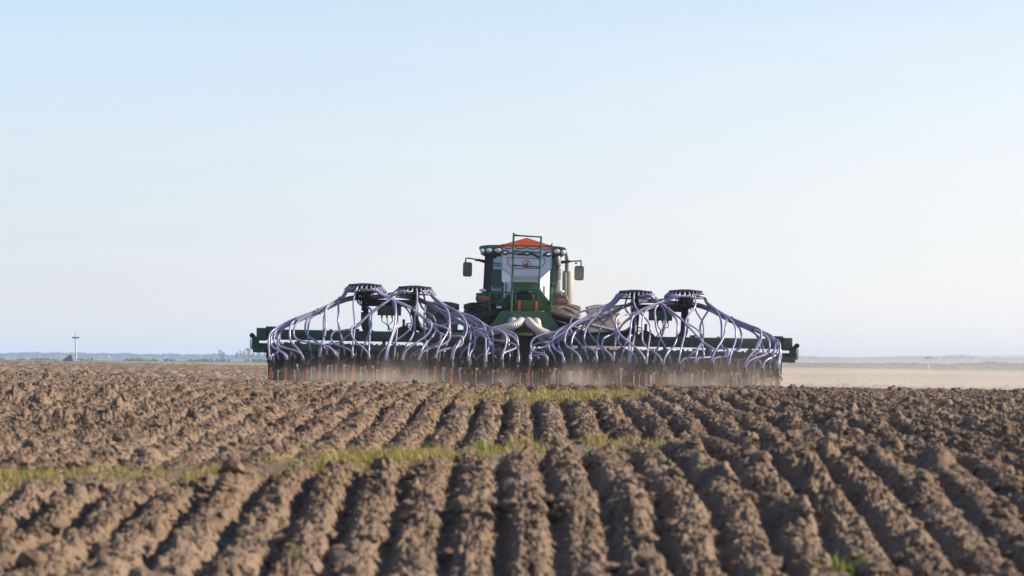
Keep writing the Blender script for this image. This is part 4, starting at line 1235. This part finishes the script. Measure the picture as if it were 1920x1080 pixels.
G1 = 'hazy trees on the plain beside the seeder'
far_tree(413, 656.5, 673.5, 2500, 8, [(0, .86, .38), (-.15, .6, .25), (.1, .35, .25)], 'thin hazy far tree with a tuft on top, leftmost of the pale row', G1)
far_tree(418.5, 657.5, 673.5, 2505, 9, [(0, .75, .42), (.1, .5, .48), (0, .25, .4)], 'full hazy far tree close beside the thin tufted one', G1)
far_tree(443.5, 659, 673.5, 2540, 9, [(-.1, .72, .5), (.1, .5, .45), (.05, .3, .35)], 'low hazy far tree standing where the taller clump begins', G1)
far_tree(450, 656, 673, 2520, 6, [(0, .85, .42), (.2, .6, .35), (.1, .3, .2)], 'narrow hazy far tree with its crown up high, next to the tallest tree', G1)
far_tree(457.5, 656, 673.5, 2510, 8, [(0, .82, .42), (-.1, .5, .55), (0, .25, .5)], 'round headed hazy far tree touching the tallest tree of the clump', G1)
far_tree(466, 653.3, 673.5, 2500, 11, [(-.3, .9, .26), (.1, .78, .36), (0, .5, .52), (0, .25, .5)], 'tallest hazy far tree in the pale clump, its top forked', G1)
far_tree(474.5, 655, 673.5, 2530, 8, [(.1, .88, .35), (-.1, .6, .42), (-.1, .3, .35)], 'loose ragged hazy far tree just beyond the tallest one', G1)
far_tree(484, 659.8, 673.5, 2500, 8, [(.15, .75, .5), (0, .45, .52), (0, .2, .3)], 'short stout hazy far tree standing alone past the clump', G1)
far_tree(496.5, 657, 674, 2520, 6, [(0, .8, .45), (0, .5, .5), (0, .25, .4)], 'hazy far tree half hidden by the end of the seeder wing', G1)
G2 = 'trees on the skyline of the right hill'
far_tree(1816.5, 664.6, 673, 4400, 5, [(0, .9, .55), (.1, .55, .22), (-.1, .35, .2)], 'slender flat topped tree rising above the hill skyline', G2)
far_tree(1807.5, 664.4, 672.5, 4400, 6, [(0, .85, .5), (0, .5, .5), (0, .25, .4)], 'bushy dark tree at the end of the skyline grove', G2)

def woods(name, span, Yc, top, base, size, n_, label, mats, gapf=0.0, seed=0):
    """far wood seen as one mass: lumpy crowns in a deep belt following a top line given per pixel"""
    cs, rs = [], []
    for k_ in range(n_):
        px = rng.uniform(*span); Y = Yc * rng.uniform(.97, 1.05)
        tpy = np.interp(px, *top) + 1.1 * math.sin(px * .11 + seed) * math.sin(px * .037 + 2 * seed) + rng.normal(0, .35); bpy_ = np.interp(px, *base)
        if vnoise(np.array([px * .05]), np.array([seed * 3.3]), 900 + seed)[0] < gapf - .5: continue
        c = at(px, tpy + size * FPX / Y * .7, Y); cb = at(px, bpy_, Y)
        nz_ = max(1, int((c.z - cb.z) / size))
        for q in range(nz_ + 1):
            cs.append((c.x + rng.normal(0, size * .3), Y + rng.normal(0, size), c.z - (c.z - cb.z) * q / max(nz_, 1))); rs.append(size * rng.uniform(.6, 1.1))
    o = leaf_cloud(name, cs, rs, 12, size * .55, mats)
    tag(o, label, 'woods', kind='stuff'); return o
woods('far_woods', (-90, 700), 4000, ([-90, 0, 80, 200, 300, 410, 500, 700], [661.8, 662.6, 661.6, 662.8, 664.4, 665.2, 665.8, 667]), ([-90, 700], [672.3, 674]), 3.2, 900, 'long blue hazy wood lying along the skyline of the plain', [M['leaf']], 0, 1)
woods('scrub_belt', (-90, 700), 1500, ([-90, 0, 200, 480, 700], [673.2, 672.6, 672.8, 673.6, 674.5]), ([-90, 700], [676.3, 678.5]), .9, 420, 'low grey green scrub dotted over the plain before the wood', [M['scrub']], .42, 2)
woods('hill_woods', (1380, 2010), 4500, ([1380, 1500, 1560, 1640, 1700, 1745, 1800, 1815, 1860, 1930, 2010], [668, 667.2, 671, 671.5, 668.4, 669.2, 666.2, 669, 671.8, 672.4, 673]), ([1380, 2010], [680, 684]), 3.6, 800, 'pale blue woods covering the low hill on the skyline', [M['leaf']], 0, 3)
woods('bush_belt', (1380, 2010), 1250, ([1380, 1500, 1560, 1640, 1690, 1760, 1840, 1856, 1875, 1900, 2010], [684, 680.5, 681, 681.5, 680, 683, 681, 677.4, 680.5, 682, 681]), ([1380, 2010], [694, 697.2]), 1.0, 1500, 'grey hazy belt of bushes at the far edge of the stubble', [M['scrub']], 0, 4)

def farm_building(px, py, Y, w, h, label):
    p = at(px, py, Y); r = empty('farm_building', Matrix.Translation(p)); tag(r, label, 'farm building', 'white buildings on the hill')
    m = MB(); m.box((0, 0, h / 2), (w, 6, h)); m.build('wall', M['wall'], r)
    m = MB(); v = [(-w / 2 - .3, -3.3, h), (w / 2 + .3, -3.3, h), (w / 2 + .3, 3.3, h), (-w / 2 - .3, 3.3, h), (-w / 2 - .3, 0, h + 1.4), (w / 2 + .3, 0, h + 1.4)]
    m.add(v, [(0, 1, 5, 4), (2, 3, 4, 5), (0, 4, 3), (1, 2, 5), (3, 2, 1, 0)]); m.build('roof', M['tin'], r)
farm_building(1760.5, 675.4, 4200, 4.5, 2.2, 'small white building low on the hill just beside the pole')
farm_building(1805, 677.3, 4150, 5, 2.6, 'white building below the grove of the slender skyline tree')
farm_building(1829, 676.6, 4200, 5, 2.8, 'bright white building, first of the pair on the open slope')
farm_building(1834.5, 676.9, 4200, 4, 2.4, 'smaller white building, second of the pair on the open slope')

# pyramid roofed hut and poles
Yh = 640.0
p0 = at(133, 678.0, Yh); hut = empty('pump_hut', Matrix.Translation(p0) @ Matrix.Rotation(R(-24), 4, 'Z')); tag(hut, 'small hut with a grey pyramid roof at the field edge beside the tall pole', 'hut')
kh = Yh / FPX
m = MB(); m.box((0, 0, -.35), (2.3, 2.3, 1.0)); m.build('wall', M['concrete'], hut)
m = MB(); hw = 1.62; zb2 = .10; m.add([(-hw, -hw, zb2), (hw, -hw, zb2), (hw, hw, zb2), (-hw, hw, zb2), (0, 0, zb2 + 1.6)], [(0, 1, 4), (1, 2, 4), (2, 3, 4), (3, 0, 4), (3, 2, 1, 0)]); m.build('roof', M['tin'], hut, 10)
def utility_pole(px, py0, py1, Y, w0, w1, arm_py, arm_w, tiltz, label, cols):
    b0, t0 = at(px + .6, py0, Y), at(px, py1, Y); kk = Y / FPX
    o = empty('utility_pole', Matrix.Translation(b0)); tag(o, label, 'utility pole', 'concrete utility poles')
    t = t0 - b0
    m = MB(); m.tube([(0, 0, -1.0), (0, 0, 0), t * .5, t], [w0 * kk / 2, w0 * kk / 2, (w0 + w1) * kk / 4, w1 * kk / 2], 10); m.build('pole', M['concrete'], o)
    z = at(px, arm_py, Y).z - b0.z; a = arm_w * kk / 2
    m = MB(); m.bar((t.x - a, -.12, z), (t.x + a, -.12, z + a * tiltz), .12, 2.6 * kk); cm = m.build('crossarm', M['wood'], o)
    for sx in (-.93, .88): 
        m = MB(); m.lathe((t.x + a * sx, -.12, z + .1), (0, 0, 1), [(0, 0), (.05, 0), (.08, .12), (.04, .2), (.07, .27), (0, .33)], 10); m.build('insulator', M['lamp'], o)
    m = MB(); m.lathe((t.x, 0, t.z), (0, 0, 1), [(0, 0), (.05, 0), (.08, .12), (.04, .2), (0, .27)], 10); m.build('insulator', M['lamp'], o)
utility_pole(142, 677.5, 621.5, 660, 3.9, 1.8, 633.3, 13.5, .06, 'tall pale pole with a dark crossarm beside the pyramid roofed hut', 0)
utility_pole(1740.5, 700.5, 662.5, 820, 3.4, 1.7, 671, 14, .0, 'pale pole with a thin crossarm standing alone in the dusty right field', 0)

# ------------------------------------------------------------------ grass
def blades(name, P, H, W, lean, mats, probs, label, cat='grass'):
    n_ = len(P)
    a = rng.uniform(0, 6.283, n_); d = np.stack([np.cos(a), np.sin(a), np.zeros(n_)], -1)
    la = rng.uniform(0, 6.283, n_); ld = np.stack([np.cos(la), np.sin(la), np.zeros(n_)], -1) * (lean * rng.uniform(.1, 1, n_))[:, None]
    up = np.array([0, 0, 1.0])[None]
    b0 = P - d * W[:, None] / 2; b1 = P + d * W[:, None] / 2
    mid = P + up * (H * .58)[:, None] + ld * (H * .35)[:, None]
    tip = P + up * (H * rng.uniform(.72, 1.0, n_))[:, None] + ld * (H * 1.0)[:, None]
    m0 = mid - d * W[:, None] * .38; m1 = mid + d * W[:, None] * .38
    V = np.stack([b0, b1, m0, m1, tip], 1).reshape(-1, 3)
    o = np.arange(n_) * 5
    F = np.concatenate([np.stack([o, o + 1, o + 3], -1), np.stack([o, o + 3, o + 2], -1), np.stack([o + 2, o + 3, o + 4], -1)])
    mi = rng.choice(len(mats), n_, p=probs); mi = np.concatenate([mi] * 3)
    ob = np_mesh(name, V, F, mats, mi, True)
    tag(ob, label, cat, kind='stuff'); return ob
GM3 = [M['grass_green'], M['grass_yellow'], M['grass_dry']]
def sample_strip(fn, n_, xr, yr, clump):
    x = rng.uniform(*xr, n_); y = rng.uniform(*yr, n_)
    w = fn(x, y) * np.clip(.52 + 2.0 * vnoise(x * clump, y * clump * .8, 333) + 1.6 * vnoise(x * clump * 4, y * clump * 3, 334), 0.03, 1.3)
    k_ = rng.uniform(0, 1, n_) < w * 0.9
    x, y = x[k_], y[k_]
    return np.stack([x, y, ground_height(x, y) - .004], -1), w[k_]
P_, w_ = sample_strip(strip1, 170000, (-3.6, 1.4), (13.6, 20.8), 1.3)
n_ = len(P_); H = rng.uniform(.012, .055, n_) * (.45 + w_ * .8) * np.where(rng.uniform(0, 1, n_) < .04, 2.2, 1)
blades('grass', P_, H, rng.uniform(.003, .008, n_), 1.1, GM3, [.10, .50, .40], 'yellow green grass strip crossing the furrows in the near foreground')
# separate tufts standing in the strip
cx_ = rng.uniform(-3.4, 1.3, 2600); cy_ = rng.uniform(14.0, 19.8, 3000)[:2600]
k_ = rng.uniform(0, 1, 2600) < strip1(cx_, cy_) * np.clip(.6 + 1.8 * vnoise(cx_ * 1.3, cy_ * 1.1, 333), .05, 1)
cx_, cy_ = cx_[k_], cy_[k_]; m_ = rng.integers(8, 34, len(cx_)); rr_ = rng.uniform(.015, .06, len(cx_)); hh_ = rng.uniform(.03, .075, len(cx_)) * np.where((np.abs(cx_ - .15) < .5) & (rng.uniform(0, 1, len(cx_)) < .5), 1.6, 1)
xs = np.repeat(cx_, m_) + rng.normal(0, 1, m_.sum()) * np.repeat(rr_, m_); ys = np.repeat(cy_, m_) + rng.normal(0, 1, m_.sum()) * np.repeat(rr_, m_)
blades('grass_tufts', np.stack([xs, ys, ground_height(xs, ys) - .004], -1), np.repeat(hh_, m_) * rng.uniform(.45, 1.1, len(xs)), rng.uniform(.004, .009, len(xs)), .8, GM3, [.15, .50, .35], 'taller tufts of yellow green grass standing in the near strip')
# dry straw and root bits lying about
n_ = 1500
x = rng.uniform(-.19, .19, n_); y = np.exp(rng.uniform(math.log(11), math.log(36), n_)); x = x * y
P0 = np.stack([x, y, ground_height(x, y) + .008], -1)
a_ = rng.uniform(0, 6.283, n_); el_ = rng.uniform(-.2, .5, n_); L_ = rng.uniform(.02, .075, n_)
D_ = np.stack([np.cos(a_) * np.cos(el_), np.sin(a_) * np.cos(el_), np.sin(el_)], -1) * L_[:, None]
S_ = np.stack([-np.sin(a_), np.cos(a_), np.zeros(n_) + .8], -1) * rng.uniform(.0015, .0035, n_)[:, None]
K_ = np.cross(D_, S_); K_ = K_ / np.linalg.norm(K_, axis=1)[:, None] * (L_ * rng.uniform(-.2, .2, n_))[:, None]
V_ = np.stack([P0 - D_ / 2 - S_, P0 - D_ / 2 + S_, P0 + K_ - S_, P0 + K_ + S_, P0 + D_ / 2 - S_, P0 + D_ / 2 + S_], 1).reshape(-1, 3)
o_ = np.arange(n_) * 6
F_ = np.concatenate([np.stack([o_, o_ + 1, o_ + 3, o_ + 2], -1), np.stack([o_ + 2, o_ + 3, o_ + 5, o_ + 4], -1)])
tag(np_mesh('straw_litter', V_, F_, [M['grass_dry']], None, True), 'bits of pale dry straw lying loose among the clods', 'straw', kind='stuff')
P_, w_ = sample_strip(strip2, 42000, (-.8, 1.6), (24.5, 30.5), 1.3)
n_ = len(P_); H = rng.uniform(.02, .085, n_) * (.55 + w_ * .7) * np.where(rng.uniform(0, 1, n_) < .05, 1.6, 1)
blades('grass', P_, H, rng.uniform(.005, .010, n_), .7, GM3, [.2, .30, .5], 'dry and green grass patch in front of the seeder centre')
P_, w_ = sample_strip(strip3, 14000, (-4.2, -2.0), (29, 34), 1.3)
n_ = len(P_); H = rng.uniform(.015, .05, n_)
blades('grass', P_, H, rng.uniform(.005, .010, n_), .9, GM3, [.06, .24, .7], 'dry straw coloured grass patch before the left seeder wing')
# sprouts here and there on the ridges
tx, ty, th, tn = [], [], [], []
def tuft(px, py, Y, n_, h, r):
    p = at(px, py, Y); tx.append(p.x); ty.append(Y); th.append(h); tn.append((n_, r))
for px, py, Y, n_, h, r in ((1592, 1062, 12.05, 110, .115, .04), (555, 1060, 12.0, 7, .15, .01), (1010, 1060, 12.0, 7, .05, .02), (915, 835, 17.2, 46, .14, .05), (940, 830, 17.4, 30, .09, .08), (812, 790, 22, 8, .11, .03), (1180, 800, 21, 9, .09, .03), (66, 723, 33, 22, .08, .06), (30, 725, 33, 14, .06, .06), (1725, 748, 31, 9, .11, .03), (1730, 768, 26, 12, .07, .04), (1510, 772, 25, 9, .05, .04), (1535, 842, 16.6, 14, .04, .04), (1310, 780, 24, 8, .05, .03), (585, 775, 23, 8, .03, .03), (1890, 940, 13.7, 9, .04, .03), (300, 860, 17.2, 26, .06, .09), (350, 875, 16.5, 20, .06, .06), (1100, 1000, 12.8, 9, .05, .03), (1250, 1035, 12.4, 7, .05, .03)):
    tuft(px, py, Y, n_, h, r)
for k_ in range(110):
    Y = math.exp(rng.uniform(math.log(12), math.log(38))); tx.append(rng.uniform(-.18, .18) * Y); ty.append(Y); th.append(rng.uniform(.012, .04)); tn.append((int(rng.integers(3, 10)), .03))
PP, HH = [], []
for x, y, h, (n_, r) in zip(tx, ty, th, tn):
    xs = x + rng.normal(0, r, n_); ys = y + rng.normal(0, r, n_)
    PP.append(np.stack([xs, ys, ground_height(xs, ys) - .004], -1)); HH.append(h * rng.uniform(.45, 1.1, n_))
PP = np.vstack(PP); HH = np.concatenate(HH)
blades('weed_sprouts', PP, HH, np.clip(HH * .07, .003, .007), .6, GM3, [.62, .26, .12], 'scattered green weed sprouts coming up between the clods', 'weeds')
# rough grass along the far edge of the left field
n_ = 9000
px = rng.uniform(-60, 520, n_); Y = rng.uniform(255, 325, n_)
w_ = np.clip(.3 + 1.6 * vnoise(px * .022, Y * .03, 71), 0, 1); k_ = rng.uniform(0, 1, n_) < w_
x = (px[k_] - 960) / FPX * Y[k_]; y = Y[k_]
P_ = np.stack([x, y, ground_height(x, y) - .02], -1)
blades('grass', P_, rng.uniform(.06, .22, len(P_)), rng.uniform(.04, .12, len(P_)), 1.0, GM3, [.15, .5, .35], 'yellowish grass along the far edge of the left field')

# ------------------------------------------------------------------ air
def vol_obj(name, lo, hi, label):
    m = MB(); m.box((np.array(lo) + np.array(hi)) / 2, np.array(hi) - np.array(lo))
    o = m.build(name, [], None, 0); tag(o, label, name.replace('_', ' '), kind='stuff'); return o
zmin = float(co[:, 2].min())
haze = vol_obj('haze', (-14500, -402, zmin - 1), (14500, 7502, 26.0), 'thin blue haze over the whole plain')
hm = bpy.data.materials.new('haze_air'); hm.use_nodes = True
n = hm.node_tree; n.nodes.clear(); o_ = n.nodes.new('ShaderNodeOutputMaterial'); v = n.nodes.new('ShaderNodeVolumePrincipled')
v.inputs['Color'].default_value = (0.57, 0.74, 1.0, 1); v.inputs['Density'].default_value = 2.0e-4; v.inputs['Anisotropy'].default_value = 0.0
n.links.new(v.outputs[0], o_.inputs['Volume']); haze.data.materials.append(hm)

def dust_material(name, peak, z0, zh, scale, thr, col, xr, yr):
    """soil dust: thickest at the ground, torn into puffs, thinning to nothing at its edges. Everything in metres of the place."""
    m = bpy.data.materials.new(name); m.use_nodes = True
    n = m.node_tree; n.nodes.clear(); L = n.links.new
    out = n.nodes.new('ShaderNodeOutputMaterial'); v = n.nodes.new('ShaderNodeVolumePrincipled')
    v.inputs['Color'].default_value = (*col, 1); v.inputs['Anisotropy'].default_value = 0.15
    geo = n.nodes.new('ShaderNodeNewGeometry'); sp = n.nodes.new('ShaderNodeSeparateXYZ'); L(geo.outputs['Position'], sp.inputs[0])
    def mr(src, a, b_, lo, hi, smooth=True):
        r = n.nodes.new('ShaderNodeMapRange'); r.interpolation_type = 'SMOOTHSTEP' if smooth else 'LINEAR'
        for i, q in enumerate((a, b_, lo, hi)): r.inputs[i + 1].default_value = q
        L(src, r.inputs[0]); return r.outputs[0]
    def op(kind, a, b_=None):
        o = n.nodes.new('ShaderNodeMath'); o.operation = kind
        for i, q in enumerate((a, b_)):
            if q is None: continue
            if isinstance(q, (int, float)): o.inputs[i].default_value = q
            else: L(q, o.inputs[i])
        return o.outputs[0]
    # the ground falls to the right, the dust with it
    zz = op('ADD', sp.outputs['Z'], op('MULTIPLY', sp.outputs['X'], 0.0157))
    nz = n.nodes.new('ShaderNodeTexNoise'); nz.inputs['Scale'].default_value = scale; nz.inputs['Detail'].default_value = 3; nz.inputs['Roughness'].default_value = .55
    L(geo.outputs['Position'], nz.inputs['Vector'])
    height = op('ADD', zz, op('MULTIPLY', op('SUBTRACT', nz.outputs['Fac'], .5), -3.2 * zh))
    hfall = op('POWER', 2.718, op('MULTIPLY', op('MAXIMUM', op('SUBTRACT', height, z0), 0.0), -1.0 / zh))
    top = mr(zz, z0 + 3.2 * zh, z0 + 5.5 * zh, 1, 0)
    puff = mr(nz.outputs['Fac'], thr, thr + .28, .14, 1)
    ex = op('MULTIPLY', mr(sp.outputs['X'], xr[0], xr[1], 0, 1), mr(sp.outputs['X'], xr[2], xr[3], 1, 0))
    ey = op('MULTIPLY', mr(sp.outputs['Y'], yr[0], yr[1], 0, 1), mr(sp.outputs['Y'], yr[2], yr[3], 1, 0))
    d = op('MULTIPLY', op('MULTIPLY', op('MULTIPLY', hfall, top), puff), op('MULTIPLY', ex, ey))
    L(op('MULTIPLY', d, peak), v.inputs['Density']); L(v.outputs[0], out.inputs['Volume'])
    return m
DCOL = (0.86, 0.765, 0.67)
d1 = vol_obj('dust_puffs', (-6.0, 58.6, 0.12), (6.6, 63.2, 2.1), 'brown dust boiling up between the tines along the whole seeder')
d1.data.materials.append(dust_material('tine_dust', 1.75, 0.54, 0.19, 0.62, .46, DCOL, (-5.6, -3.4, 4.4, 6.5), (58.7, 59.6, 61.6, 63.1)))
d2 = vol_obj('dust_drift', (-2.0, 63.4, 0.0), (60.0, 140.0, 4.2), 'pale tan dust drifting low over the field at the right of the seeder')
d2.data.materials.append(dust_material('drift_dust', 0.036, 0.0, 0.75, .16, .22, (0.90, 0.84, 0.77), (-1.5, 3.0, 40, 58), (63.5, 67, 95, 138)))
d3 = vol_obj('dust_wisps', (-0.6, 63.3, 0.1), (4.6, 66.0, 3.0), 'thin pale dust rising before the right hand tractor tyres')
d3.data.materials.append(dust_material('wisp_dust', 0.5, 0.6, 0.75, .7, .30, DCOL, (-.3, 1.1, 3.0, 4.4), (63.4, 64.0, 65.2, 65.9)))
scene.cycles.volume_step_rate = 1.0
